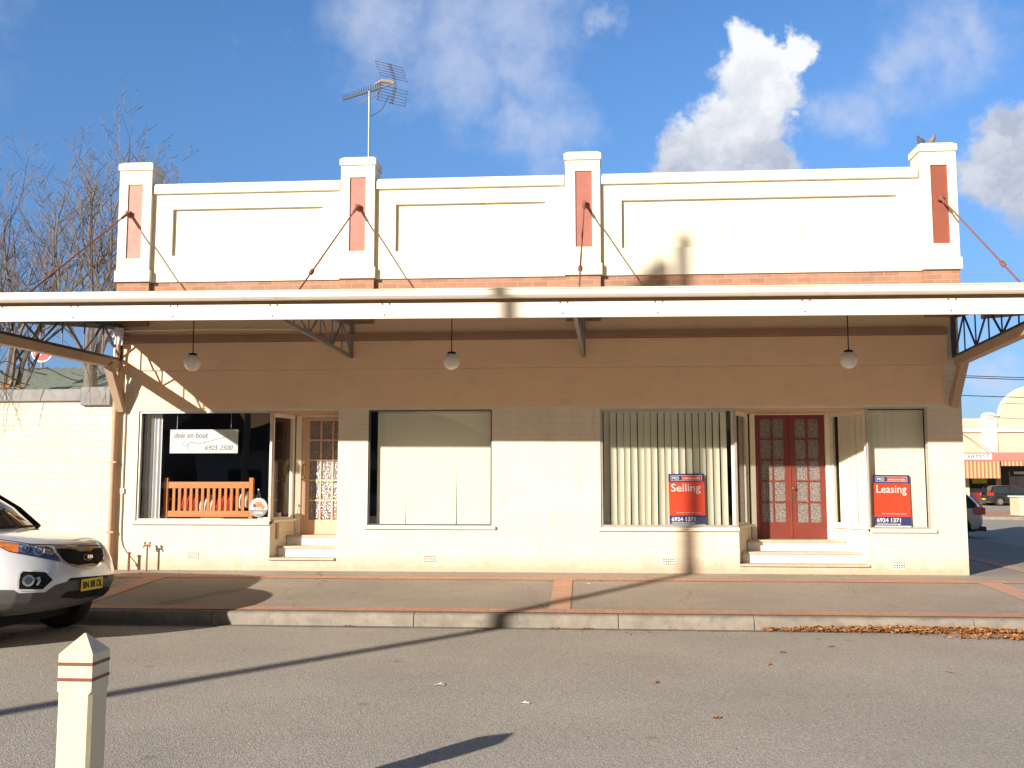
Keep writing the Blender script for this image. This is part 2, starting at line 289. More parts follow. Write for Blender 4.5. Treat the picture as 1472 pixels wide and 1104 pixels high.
add_streaks(M['cream'], (.48, .35, .24), .48, base_z=.10, base_amt=.8)
add_streaks(M['render'], (.48, .37, .26), .48, (4., 4., .5), .54, .76)
add_streaks(M['fascia'], (.45, .33, .23), .45, (2.2, 3., 5.), .58, .74)
add_streaks(M['sidewall'], (.45, .38, .26), .45)
add_streaks(M['bollard'], (.42, .33, .2), .5, (9., 9., 1.5), .55, .72)
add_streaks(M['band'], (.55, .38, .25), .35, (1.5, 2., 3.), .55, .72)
# ------------------------------------------------------------------ mesh helpers
class MB:
    def __init__(s): s.v = []; s.f = []; s.mi = []; s.mats = []
    def slot(s, m):
        if m is None: return 0
        if m not in s.mats: s.mats.append(m)
        return s.mats.index(m)
    def add(s, vs, fs, m=None):
        o = len(s.v); s.v += [tuple(v) for v in vs]; k = s.slot(m)
        for f in fs: s.f.append([i+o for i in f]); s.mi.append(k)
        return s
    def box(s, x0, x1, y0, y1, z0, z1, m=None):
        vs = [(x, y, z) for z in (z0, z1) for y in (y0, y1) for x in (x0, x1)]
        return s.add(vs, [(0, 2, 3, 1), (4, 5, 7, 6), (0, 1, 5, 4), (2, 6, 7, 3), (0, 4, 6, 2), (1, 3, 7, 5)], m)
    def obox(s, mat, sx, sy, sz, m=None):     # oriented box centred on mat
        vs = [mat @ Vector((x*sx/2, y*sy/2, z*sz/2)) for z in (-1, 1) for y in (-1, 1) for x in (-1, 1)]
        return s.add(vs, [(0, 2, 3, 1), (4, 5, 7, 6), (0, 1, 5, 4), (2, 6, 7, 3), (0, 4, 6, 2), (1, 3, 7, 5)], m)
    def bar(s, a, b, w, h, m=None, up=(0, 0, 1)):
        a = Vector(a); b = Vector(b); d = (b-a); L = d.length; d.normalize(); u = Vector(up)
        if abs(d.dot(u)) > .98: u = Vector((0, 1, 0))
        x = d.cross(u).normalized(); z = x.cross(d)
        vs = [p + x*(i*w/2) + z*(j*h/2) for p in (a, b) for i, j in ((-1, -1), (1, -1), (1, 1), (-1, 1))]
        return s.add(vs, [(0, 1, 2, 3)[::-1], (4, 5, 6, 7), (0, 4, 5, 1)[::-1], (1, 5, 6, 2)[::-1], (2, 6, 7, 3)[::-1], (3, 7, 4, 0)[::-1]], m)
    def prism(s, pts, z0, z1, m=None):        # xy polygon extruded in z
        n = len(pts); vs = [(p[0], p[1], z0) for p in pts]+[(p[0], p[1], z1) for p in pts]
        return s.add(vs, [list(range(n))[::-1], list(range(n, 2*n))]+[(i, (i+1) % n, (i+1) % n+n, i+n) for i in range(n)], m)
    def prismy(s, pts, y0, y1, m=None):       # xz polygon extruded in y
        n = len(pts); vs = [(p[0], y0, p[1]) for p in pts]+[(p[0], y1, p[1]) for p in pts]
        return s.add(vs, [list(range(n)), list(range(n, 2*n))[::-1]]+[(i, i+n, (i+1) % n+n, (i+1) % n) for i in range(n)], m)
    def prismx(s, pts, x0, x1, m=None):       # yz polygon extruded in x
        n = len(pts); vs = [(x0, p[0], p[1]) for p in pts]+[(x1, p[0], p[1]) for p in pts]
        return s.add(vs, [list(range(n))[::-1], list(range(n, 2*n))]+[(i, (i+1) % n, (i+1) % n+n, i+n) for i in range(n)], m)
    def tube(s, pts, r, n=8, m=None, caps=True):
        pts = [Vector(p) for p in pts]; rs = r if isinstance(r, (list, tuple)) else [r]*len(pts)
        vs = []; prev = None
        for i, p in enumerate(pts):
            d = (pts[min(i+1, len(pts)-1)]-pts[max(i-1, 0)])
            d = d.normalized() if d.length > 1e-9 else Vector((0, 0, 1))
            if prev is None:
                u = Vector((0, 0, 1)) if abs(d.z) < .9 else Vector((1, 0, 0)); x = d.cross(u).normalized()
            else:
                x = prev-d*prev.dot(d); x = x.normalized() if x.length > 1e-6 else d.orthogonal().normalized()
            prev = x; y = d.cross(x)
            for k in range(n):
                a = 2*math.pi*k/n; vs.append(p+(x*math.cos(a)+y*math.sin(a))*rs[i])
        fs = [(i*n+k, i*n+(k+1) % n, (i+1)*n+(k+1) % n, (i+1)*n+k) for i in range(len(pts)-1) for k in range(n)]
        if caps: fs += [list(range(n))[::-1], [(len(pts)-1)*n+k for k in range(n)]]
        return s.add(vs, fs, m)
    def lathe(s, prof, c=(0, 0, 0), axis='z', n=24, m=None):   # prof: (r, h)
        vs = []; c = Vector(c)
        for r, h in prof:
            for k in range(n):
                a = 2*math.pi*k/n; x, y = r*math.cos(a), r*math.sin(a)
                vs.append(c+Vector({'z': (x, y, h), 'y': (x, h, y), 'x': (h, x, y)}[axis]))
        fs = [(i*n+k, i*n+(k+1) % n, (i+1)*n+(k+1) % n, (i+1)*n+k) for i in range(len(prof)-1) for k in range(n)]
        return s.add(vs, fs, m)
    def ball(s, c, rx, ry=None, rz=None, n=16, m=None):
        ry = ry or rx; rz = rz or rx; c = Vector(c); vs = []
        K = n//2
        for i in range(K+1):
            t = math.pi*i/K
            for k in range(n):
                a = 2*math.pi*k/n; vs.append(c+Vector((rx*math.sin(t)*math.cos(a), ry*math.sin(t)*math.sin(a), rz*math.cos(t))))
        return s.add(vs, [(i*n+k, (i+1)*n+k, (i+1)*n+(k+1) % n, i*n+(k+1) % n) for i in range(K) for k in range(n)], m)
    def build(s, name, mat=None, parent=None, smooth=False, bevel=0., kind=None, label=None, cat=None, group=None, fix=True, seg=2):
        me = bpy.data.meshes.new(name); me.from_pydata(s.v, [], s.f)
        mats = list(s.mats)
        if mats:
            for m in mats: me.materials.append(m)
            for p, k in zip(me.polygons, s.mi): p.material_index = k
        elif mat: me.materials.append(mat)
        if fix:
            bm = bmesh.new(); bm.from_mesh(me); bmesh.ops.remove_doubles(bm, verts=bm.verts, dist=1e-5)
            bmesh.ops.recalc_face_normals(bm, faces=bm.faces); bm.to_mesh(me); bm.free()
        if smooth:
            for p in me.polygons: p.use_smooth = True
            try: me.set_sharp_from_angle(angle=R(38))
            except Exception: pass
        me.update()
        o = bpy.data.objects.new(name, me); COL.objects.link(o)
        if parent: o.parent = parent
        if bevel:
            b = o.modifiers.new('bevel', 'BEVEL'); b.width = bevel; b.segments = seg; b.limit_method = 'ANGLE'; b.angle_limit = R(35)
        tag(o, label, cat, group, kind)
        return o
def tag(o, label=None, cat=None, group=None, kind=None):
    if label: o['label'] = label
    if cat: o['category'] = cat
    if group: o['group'] = group
    if kind: o['kind'] = kind
def thing(name, loc, label, cat, group=None, rz=0, parent=None):
    o = bpy.data.objects.new(name, None); COL.objects.link(o); o.location = loc; o.rotation_euler = (0, 0, rz)
    o.empty_display_size = .2
    tag(o, label, cat, group)
    return o
def reloc(o):
    """children were built in world coordinates: keep them there under a moved/rotated Empty"""
    inv = o.matrix_world.inverted() if False else Matrix.LocRotScale(o.location, o.rotation_euler, None).inverted()
    return inv
def under(root, o):
    """re-express the mesh of a world-space part in the local space of its thing"""
    inv = Matrix.LocRotScale(root.location, root.rotation_euler, None).inverted()
    if o.type == 'MESH': o.data.transform(inv)
    o.parent = root
    return o
def text_mesh(name, txt, size, mat, loc, rot=(R(90), 0, 0), parent=None, ext=.0015, shear=0., space=1., align='LEFT', width=None, sx=1., bold=0.):
    cu = bpy.data.curves.new(name, 'FONT'); cu.body = txt; cu.size = size; cu.extrude = ext; cu.shear = shear
    cu.space_character = space; cu.align_x = align; cu.resolution_u = 3; cu.offset = bold
    ob = bpy.data.objects.new(name, cu); COL.objects.link(ob)
    dg = bpy.context.evaluated_depsgraph_get(); dg.update()
    me = bpy.data.meshes.new_from_object(ob.evaluated_get(dg)); bpy.data.objects.remove(ob)
    if width:
        xs = [v.co.x for v in me.vertices]; w = max(xs)-min(xs); k = width/w
        me.transform(Matrix.Scale(k, 4, (1, 0, 0)))
    me.transform(Matrix.LocRotScale(Vector(loc), Matrix.Identity(3).to_euler() if rot is None else __import__('mathutils').Euler(rot), Vector((sx, 1, 1))))
    me.materials.clear(); me.materials.append(mat)
    o = bpy.data.objects.new(name, me); COL.objects.link(o)
    if parent: o.parent = parent
    return o

# ------------------------------------------------------------------ camera, sun, sky
cam = bpy.data.cameras.new('camera'); co = bpy.data.objects.new('camera', cam); COL.objects.link(co)
cam.sensor_width = 36; cam.lens = 1400/1472*36; cam.clip_end = 3000; cam.clip_start = .05
co.location = (0, -15.1, 1.70); co.rotation_euler = (R(90+5.751), 0, R(4.227))
scene.camera = co
SAZ, SEL = R(36.5), R(18.5)
sdir = Vector((math.sin(SAZ)*math.cos(SEL), math.cos(SAZ)*math.cos(SEL), -math.sin(SEL)))
sun = bpy.data.lights.new('sun', 'SUN'); so = bpy.data.objects.new('sun', sun); COL.objects.link(so)
sun.energy = 5.0; sun.angle = R(.55); sun.color = (1, .915, .82)
so.rotation_euler = sdir.to_track_quat('-Z', 'Y').to_euler(); so.location = (-20, -30, 20)
w = bpy.data.worlds.new('World'); scene.world = w; w.use_nodes = True
nt = w.node_tree; nt.nodes.clear()
wo = nd(nt, 'ShaderNodeOutputWorld'); bg = nd(nt, 'ShaderNodeBackground', Strength=.10)
sky = nd(nt, 'ShaderNodeTexSky', sky_type='NISHITA'); sky.sun_disc = False; sky.sun_elevation = SEL
sky.sun_rotation = R(180)+SAZ; sky.air_density = 1.0; sky.dust_density = .5; sky.ozone_density = 2.2
tc = nd(nt, 'ShaderNodeTexCoord')
def blobs(lst, vec):
    last = None
    for d, r in lst:
        ds = nd(nt, 'ShaderNodeVectorMath', operation='DISTANCE'); ds.inputs[1].default_value = d; nt.links.new(vec, ds.inputs[0])
        mr = nd(nt, 'ShaderNodeMapRange'); mr.inputs['From Min'].default_value = 0; mr.inputs['From Max'].default_value = r
        mr.inputs['To Min'].default_value = 1; mr.inputs['To Max'].default_value = 0
        nt.links.new(ds.outputs['Value'], mr.inputs['Value'])
        if last is None: last = mr.outputs[0]
        else:
            mx = nd(nt, 'ShaderNodeMath', operation='MAXIMUM'); nt.links.new(last, mx.inputs[0]); nt.links.new(mr.outputs[0], mx.inputs[1]); last = mx.outputs[0]
    return last
nz = nd(nt, 'ShaderNodeTexNoise', Scale=16., Detail=9., Roughness=.6); nt.links.new(tc.outputs['Generated'], nz.inputs['Vector'])
sb = nd(nt, 'ShaderNodeVectorMath', operation='SUBTRACT'); sb.inputs[1].default_value = (.5, .5, .5); nt.links.new(nz.outputs['Color'], sb.inputs[0])
dv = nd(nt, 'ShaderNodeVectorMath', operation='MULTIPLY_ADD'); dv.inputs[1].default_value = (.10,)*3
nt.links.new(sb.outputs[0], dv.inputs[0]); nt.links.new(tc.outputs['Generated'], dv.inputs[2])
big = blobs([((.152, .904, .402), .034), ((.176, .900, .398), .026), ((.196, .896, .402), .026), ((.160, .912, .378), .050), ((.186, .910, .370), .040), ((.146, .926, .348), .052), ((.175, .924, .342), .045),
             ((.122, .938, .325), .054), ((.160, .934, .318), .05), ((.102, .942, .315), .045), ((.18, .933, .30), .04), ((.13, .945, .30), .045), ((.205, .920, .345), .022),
             ((.400, .872, .298), .055), ((.375, .885, .278), .045), ((.43, .855, .33), .05), ((.41, .87, .26), .06)], dv.outputs[0])
thin = blobs([((-.19, .885, .44), .09), ((-.12, .89, .435), .10), ((-.06, .894, .45), .11), ((-.11, .91, .395), .09), ((-.05, .915, .40), .075), ((-.03, .938, .345), .075), ((-.06, .935, .352), .06),
              ((.02, .895, .446), .03), ((.2557, .9018, .3483), .055), ((.235, .905, .352), .04), ((.31, .87, .383), .07), ((.345, .853, .395), .06), ((.29, .885, .37), .05),
              ((.36, .9275, .098), .032), ((.375, .922, .094), .03),
              ((-.6, .7, .4), .2)], dv.outputs[0])
fb = nd(nt, 'ShaderNodeTexNoise', Scale=26., Detail=9., Roughness=.6); nt.links.new(tc.outputs['Generated'], fb.inputs['Vector'])
def dens(src, k, lo, hi, amt):
    a = nd(nt, 'ShaderNodeMath', operation='MULTIPLY_ADD'); a.inputs[1].default_value = k; nt.links.new(fb.outputs['Fac'], a.inputs[0]); nt.links.new(src, a.inputs[2])
    mr = nd(nt, 'ShaderNodeMapRange', interpolation_type='SMOOTHSTEP'); mr.inputs['From Min'].default_value = lo+k*.5; mr.inputs['From Max'].default_value = hi+k*.5; mr.inputs['To Max'].default_value = amt
    nt.links.new(a.outputs[0], mr.inputs['Value']); return mr.outputs[0]
d1 = dens(big, .6, .08, .46, .97); d2 = dens(thin, .9, .15, 1.15, .62)
# cloud tone: lighter towards the sun side, greyer bases
mp2 = nd(nt, 'ShaderNodeMapping'); mp2.inputs['Location'].default_value = (.012, 0, -.03); nt.links.new(dv.outputs[0], mp2.inputs[0])
fb2 = nd(nt, 'ShaderNodeTexNoise', Scale=15., Detail=6., Roughness=.55); nt.links.new(mp2.outputs[0], fb2.inputs['Vector'])
sz = nd(nt, 'ShaderNodeSeparateXYZ'); nt.links.new(tc.outputs['Generated'], sz.inputs[0])
zz = nd(nt, 'ShaderNodeMapRange'); zz.inputs['From Min'].default_value = .26; zz.inputs['From Max'].default_value = .42; zz.inputs['To Min'].default_value = -.22; zz.inputs['To Max'].default_value = .22
nt.links.new(sz.outputs['Z'], zz.inputs['Value'])
ad = nd(nt, 'ShaderNodeMath', operation='ADD'); nt.links.new(fb2.outputs['Fac'], ad.inputs[0]); nt.links.new(zz.outputs[0], ad.inputs[1])
crc = nd(nt, 'ShaderNodeValToRGB'); e = crc.color_ramp.elements
e[0].position = .3; e[0].color = (3.1, 3.4, 3.7, 1); e[1].position = .68; e[1].color = (6.3, 6.3, 5.7, 1)
nt.links.new(ad.outputs[0], crc.inputs[0])
hs = nd(nt, 'ShaderNodeHueSaturation', Saturation=1.22, Value=1.0); nt.links.new(sky.outputs[0], hs.inputs['Color'])
m1 = nd(nt, 'ShaderNodeMix', data_type='RGBA'); m1.inputs['B'].default_value = (4.3, 4.6, 5.0, 1)
nt.links.new(d2, m1.inputs['Factor']); nt.links.new(hs.outputs[0], m1.inputs['A'])
m2 = nd(nt, 'ShaderNodeMix', data_type='RGBA'); nt.links.new(d1, m2.inputs['Factor']); nt.links.new(m1.outputs['Result'], m2.inputs['A']); nt.links.new(crc.outputs[0], m2.inputs['B'])
sy = nd(nt, 'ShaderNodeMapRange', interpolation_type='SMOOTHSTEP'); sy.inputs['From Min'].default_value = -.5; sy.inputs['From Max'].default_value = .6
nt.links.new(sz.outputs['Y'], sy.inputs['Value'])
gr = nd(nt, 'ShaderNodeMix', data_type='RGBA'); gr.inputs['A'].default_value = (.62, .37, .21, 1); gr.inputs['B'].default_value = (1.02, 1.03, 1.16, 1); nt.links.new(sy.outputs[0], gr.inputs['Factor'])
hz = nd(nt, 'ShaderNodeMapRange', interpolation_type='SMOOTHSTEP'); hz.inputs['From Min'].default_value = .0; hz.inputs['From Max'].default_value = .42; nt.links.new(sz.outputs['Z'], hz.inputs['Value'])
hc = nd(nt, 'ShaderNodeMix', data_type='RGBA'); hc.inputs['A'].default_value = (.42, .51, .70, 1); hc.inputs['B'].default_value = (1.12, 1.08, 1.08, 1); nt.links.new(hz.outputs[0], hc.inputs['Factor'])
hm = nd(nt, 'ShaderNodeVectorMath', operation='MULTIPLY'); nt.links.new(hs.outputs[0], hm.inputs[0]); nt.links.new(hc.outputs['Result'], hm.inputs[1]); nt.links.new(hm.outputs[0], m1.inputs['A'])
mg = nd(nt, 'ShaderNodeVectorMath', operation='MULTIPLY'); nt.links.new(m2.outputs['Result'], mg.inputs[0]); nt.links.new(gr.outputs['Result'], mg.inputs[1])
nt.links.new(mg.outputs[0], bg.inputs['Color']); nt.links.new(bg.outputs[0], wo.inputs[0])
vs_ = scene.view_settings; vs_.view_transform = 'Standard'; vs_.look = 'None'; vs_.gamma = 1; vs_.exposure = .62; vs_.use_curve_mapping = False

# ------------------------------------------------------------------ ground
KY = -3.48          # kerb face
def pathz(x, y): 
    t = max(0., min(1., (y-KY)/(-KY)))
    return .150+(.325-.150)*t
MB().add([(-900, -900, 0), (900, -900, 0), (900, 1500, 0), (-900, 1500, 0)], [(0, 1, 2, 3)]).build('road', M['road'], kind='structure')
PX0, PX1 = -40., 9.4
b = MB(); xs = [PX0+(PX1-PX0)*i/40 for i in range(41)]; ys = [KY+.13, -2.6, -1.7, -.8, 0., 5, 14]
vv = [(x, y, pathz(x, y)) for y in ys for x in xs]; n = len(xs)
b.add(vv, [(j*n+i, j*n+i+1, (j+1)*n+i+1, (j+1)*n+i) for j in range(len(ys)-1) for i in range(n-1)])
b.add([(PX1, KY+.13, -.02), (PX1, 14, -.02), (PX1, 14, .325), (PX1, 0, .325), (PX1, KY+.13, .15)], [(0, 1, 2, 3, 4)])
b.add([(PX0, 14, -.02), (PX1, 14, -.02), (PX1, 14, .325), (PX0, 14, .325)], [(0, 1, 2, 3)])
b.build('footpath', M['path'], kind='structure')
# kerb in cast lengths with joints, bull-nosed top
b = MB(); x = PX0
for x0, x1 in [(-40, -30), (-30, -20), (-20, -12), (-12, -7.2), (-7.2, -4.48), (-4.472, -2.03), (-2.022, .38), (.388, 1.94), (1.948, 4.4), (4.408, 7.0), (7.008, 9.4)]:
    pr = [(KY-.012, -.03), (KY-.002, .08), (KY+.008, .122), (KY+.03, .146), (KY+.06, .153), (KY+.135, .154), (KY+.135, -.03)]
    b.prismx(pr, x0, x1)
b.prism([(PX1-.001, KY), (PX1+.14, KY), (PX1+.14, 14), (PX1-.001, 14)], -.03, .154)
b.build('kerb', M['conc'], smooth=True, bevel=.004, kind='structure')
MB().box(-40, 9.4, KY-.16, KY-.012, -.02, .004).build('gutter_tray', pmat('gutter_concrete', (.20, .18, .155), .9, var=.2, scale=4, bump=.3), kind='structure')
def strip(name, poly, m, lift=.005):
    b = MB(); 
    b.add([(x, y, pathz(x, y)+lift) for x, y in poly], [tuple(range(len(poly)))]); return b.build(name, m, kind='structure')
def longstrip(name, x0, x1, y0, y1, m):
    b = MB(); n = 30
    vv = [(x0+(x1-x0)*i/n, y, pathz(0, y)+.006) for y in (y0, y1) for i in range(n+1)]
    b.add(vv, [(i, i+1, n+2+i, n+1+i) for i in range(n)]); b.build(name, m, kind='structure')
longstrip('paver_strip', -16, 9.4, -.80, -.56, M['paver'])
longstrip('paver_strip', -16, 9.4, KY+.137, KY+.36, M['paver'])
for a, c in ((-6.55, -6.24), (-.44, -.18), (5.50, 5.82)):
    strip('paver_strip', [(a+.0, KY+.362), (c, KY+.362), (c+.0, -.802), (a, -.802)], M['paver2'], .007)
strip('paver_strip', [(6.30, -.558), (6.58, -.558), (6.9, 0), (6.62, 0)], M['paver2'], .007)
MB().add([(6.62, .0, .332), (6.9, .0, .332), (7.2, 4.2, .332), (6.92, 4.2, .332)], [(0, 1, 2, 3)]).build('paver_strip', M['paver2'], kind='structure')
def line(x0, y0, x1, y1, wd=.1):
    d = Vector((x1-x0, y1-y0, 0)).normalized(); nrm = Vector((-d.y, d.x, 0))*wd/2
    p = [Vector((x0, y0, .005))-nrm, Vector((x1, y1, .005))-nrm, Vector((x1, y1, .005))+nrm, Vector((x0, y0, .005))+nrm]
    MB().add(p, [(0, 1, 2, 3)]).build('road_marking', M['line'], kind='structure')
line(10.3, 13.2, 14.5, 8.5); line(9.6, 9.65, 14.5, 9.5)
line(18, 40, 25, 38.5, .3)
# traffic island in the far crossroads
b = MB(); pts = [(17.6+6*math.cos(a)+4.4, 34.6+4.2*math.sin(a)) for a in [2*math.pi*i/40 for i in range(40)]]
b.prism(pts, -.02, .14); b.build('traffic_island', M['conc'], bevel=.03, kind='structure')
b = MB(); pts = [(17.6+5.8*math.cos(a)+4.4, 34.6+4.0*math.sin(a)) for a in [2*math.pi*i/40 for i in range(40)]]
b.add([(p[0], p[1], .145) for p in pts], [tuple(range(40))]); b.build('island_paving', M['paver'], kind='structure')
MB().box(15, 120, 59.7, 76, -.02, .15).build('footpath', M['conc'], kind='structure')

# ------------------------------------------------------------------ shop building
WX0, WX1 = -7.5, 5.68
bld = thing('shop_building', (-.9, 0, .3), 'cream single storey shop with tall parapet, four pilasters and a street awning', 'building')
def P(b, name, mat=None, parent=None, **k):     # part of the building
    o = b.build(name, mat, None, **k)
    return under(bld, o) if parent is None else sub(parent, o)
def sub(parent, o):
    inv = Matrix.Translation(bld.location).inverted(); o.data.transform(inv); o.parent = parent; return o
def gridwall(b, x0, x1, z0, z1, holes, y0, y1, m=None):
    xs = sorted({x0, x1}|{h[0] for h in holes}|{h[1] for h in holes}); zs = sorted({z0, z1}|{h[2] for h in holes}|{h[3] for h in holes})
    def inh(i, j):
        if i < 0 or j < 0 or i >= len(xs)-1 or j >= len(zs)-1: return True
        cx = (xs[i]+xs[i+1])/2; cz = (zs[j]+zs[j+1])/2
        return any(h[0] < cx < h[1] and h[2] < cz < h[3] for h in holes)
    for i in range(len(xs)-1):
        for j in range(len(zs)-1):
            if inh(i, j): continue
            a, c, d, e = xs[i], xs[i+1], zs[j], zs[j+1]
            b.add([(a, y0, d), (c, y0, d), (c, y0, e), (a, y0, e)], [(0, 1, 2, 3)], m)
            b.add([(a, y1, d), (c, y1, d), (c, y1, e), (a, y1, e)], [(3, 2, 1, 0)], m)
            if inh(i-1, j): b.add([(a, y0, d), (a, y0, e), (a, y1, e), (a, y1, d)], [(0, 1, 2, 3)], m)
            if inh(i+1, j): b.add([(c, y0, d), (c, y1, d), (c, y1, e), (c, y0, e)], [(0, 1, 2, 3)], m)
            if inh(i, j-1): b.add([(a, y0, d), (a, y1, d), (c, y1, d), (c, y0, d)], [(0, 1, 2, 3)], m)
            if inh(i, j+1): b.add([(a, y0, e), (c, y0, e), (c, y1, e), (a, y1, e)], [(0, 1, 2, 3)], m)
EL0, EL1, ER0, ER1 = -4.925, -3.86, 2.33, 4.27      # recessed entries
YL, YR = .72, .86
WT = .10
holes = [(-7.11, EL0, 1.09, 2.84), (EL0, EL1, .52, 2.84), (-3.38, -1.43, 1.03, 2.84), (.25, ER0, 1.015, 2.82), (ER0, ER1, .465, 2.82), (ER1, 5.17, 1.005, 2.80)]
holes = [(a, c, d, 2.83) for a, c, d, e in holes]
b = MB(); gridwall(b, WX0, WX1, .0, 4.6, holes, 0., WT)
P(b, 'wall', M['cream'])
# side and back walls, roof, floor, dividing walls
SB = .6    # side walls' inner faces
b = MB(); b.box(WX0, WX0+.2, WT+.001, 9, 0, 6.2); b.box(WX1-.2, WX1, WT+.001, 9, 0, 6.2); b.box(WX0+.2, WX1-.2, 8.8, 9, 0, 5.0)
P(b, 'side_wall', M['cream'])
P(MB().box(WX0+.2, WX1-.2, .34, 8.79, 4.62, 4.75), 'roof', M['galv'])
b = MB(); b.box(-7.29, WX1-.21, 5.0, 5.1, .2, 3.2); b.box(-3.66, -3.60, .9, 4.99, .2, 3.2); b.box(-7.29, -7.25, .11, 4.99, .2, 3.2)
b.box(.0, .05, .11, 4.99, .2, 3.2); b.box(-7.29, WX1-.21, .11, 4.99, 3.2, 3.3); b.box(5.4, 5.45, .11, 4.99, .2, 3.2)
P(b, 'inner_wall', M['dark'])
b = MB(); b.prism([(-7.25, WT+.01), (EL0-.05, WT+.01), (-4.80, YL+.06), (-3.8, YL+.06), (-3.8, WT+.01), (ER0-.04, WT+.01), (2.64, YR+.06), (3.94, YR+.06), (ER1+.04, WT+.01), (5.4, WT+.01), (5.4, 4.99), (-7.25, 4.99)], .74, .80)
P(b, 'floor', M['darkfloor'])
# soffits over the entries
b = MB(); b.prism([(EL0-.06, WT), (-4.78, YL+.12), (EL1+.1, YL+.12), (EL1+.1, WT)], 2.80, 2.86); P(b, 'entry_soffit', M['doortan']); b = MB(); b.prism([(ER0-.06, WT), (2.6, YR+.12), (3.98, YR+.12), (ER1+.06, WT)], 2.80, 2.86)
P(b, 'entry_soffit', M['doortan'])
# right cheek of left entry (behind the pier)
P(MB().box(EL1+.001, EL1+.09, WT+.001, YL+.1, .3, 2.80), 'entry_cheek', M['cream'])
# entry dwarf walls under the angled return windows
def slab(b, p0, p1, th, z0, z1, m=None, side=1):
    d = Vector((p1[0]-p0[0], p1[1]-p0[1], 0)).normalized(); nn = Vector((-d.y, d.x, 0))*th*side
    b.prism([p0, p1, (p1[0]+nn.x, p1[1]+nn.y), (p0[0]+nn.x, p0[1]+nn.y)], z0, z1, m)
L0, L1 = (EL0, WT+.001), (-4.745, YL)
Q0, Q1 = (ER0, WT+.001), (2.66, YR)
T0, T1 = (ER1, WT+.001), (3.905, YR)
for p, q, zt_, sd in ((L0, L1, 1.06, 1), (Q0, Q1, .99, 1), (T0, T1, .985, -1)):
    b = MB(); slab(b, p, q, .1, .3, zt_, None, sd); P(b, 'entry_plinth', M['cream'])
# upper wall: board band, lintel band, brown beam
tilt = lambda x: -.0048*(x+.9)
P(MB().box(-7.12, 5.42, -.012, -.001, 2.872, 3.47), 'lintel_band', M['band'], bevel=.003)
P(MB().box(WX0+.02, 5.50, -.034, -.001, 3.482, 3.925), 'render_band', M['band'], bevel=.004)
P(MB().box(WX0+.04, 5.48, -.12, -.001, 3.93, 4.03), 'beam', M['brownb'], bevel=.004)
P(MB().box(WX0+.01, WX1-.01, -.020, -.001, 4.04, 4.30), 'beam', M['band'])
# brick band and parapet
b = MB(); b.box(WX0, WX1, -.0025, -.0005, 4.34, 4.918)
P(b, 'brick_band', M['brick'])
PIL = [(-7.54, -6.98), (-3.87, -3.30), (-.275, .29), (5.17, 5.73)]
pan = [(-6.655, -4.17, 5.35, 6.125), (-2.98, -.585, 5.36, 6.13), (.615, 4.84, 5.35, 6.12)]
b = MB(); gridwall(b, WX0+.02, WX1-.02, 4.92, 6.38, pan, -.035, .02); b.box(WX0+.02, WX1-.02, .022, .28, 4.602, 6.38)
b.box(WX0+.02, WX0+.2, .29, 2., 4.602, 6.38)
P(b, 'parapet', M['render'], bevel=0)
b = MB()
for a, c in [(-6.965, -3.88), (-3.29, -.28), (.30, 5.16)]:
    b.prismx([(-.085, 6.375), (-.085, 6.50), (-.06, 6.545), (.33, 6.545), (.33, 6.375)], a, c)
P(b, 'coping', M['render'], bevel=.008)
pm = [M['pink'], M['pinkm'], M['redm'], M['redp']]
pcol = ['faded pink inset panel', 'dusty pink inset panel', 'dull red inset panel', 'deep red-brown inset panel']
for i, (a, c) in enumerate(PIL):
    cx = (a+c)/2; hx = .13
    dz = [(5.30, 6.53), (5.36, 6.565), (5.365, 6.585), (5.32, 6.55)][i]; cc = [(-7.385, -7.135), (-3.715, -3.455), (-.11, .152), (5.333, 5.588)][i]
    b = MB(); gridwall(b, a+.01, c-.01, 4.92, 6.76, [(cc[0], cc[1], dz[0], dz[1])], -.115, -.088); b.box(a+.01, c-.01, -.087, .30, 4.921, 6.759)
    b.box(a-.012, c+.012, -.135, .3, 4.919, 5.10)
    BB = MB().box(a+.012, c-.012, -.085, -.004, 4.2, 4.916)
    o = P(b, 'pilaster', M['render']); sub(o, BB.build('brick_base', M['brick']))
    sub(o, MB().box(cc[0]+.001, cc[1]-.001, -.0935, -.0875, dz[0]+.001, dz[1]-.001).build('inset_panel', pm[i], label=pcol[i]))
    cap = MB(); x0, x1, y0, y1 = a-.012, c+.012, -.140, .33
    lv = [(x0, x1, y0, y1, 6.762), (x0, x1, y0, y1, 6.865), (x0+.055, x1-.055, y0+.055, y1-.055, 6.91)]
    vs = [(x, y, z) for (p, q, r, s, z) in lv for x, y in ((p, r), (q, r), (q, s), (p, s))]
    cap.add(vs, [(3, 2, 1, 0), (8, 9, 10, 11)]+[(k*4+i2, k*4+(i2+1) % 4, k*4+4+(i2+1) % 4, k*4+4+i2) for k in range(2) for i2 in range(4)])
    sub(o, cap.build('cap', M['render'], bevel=.006))
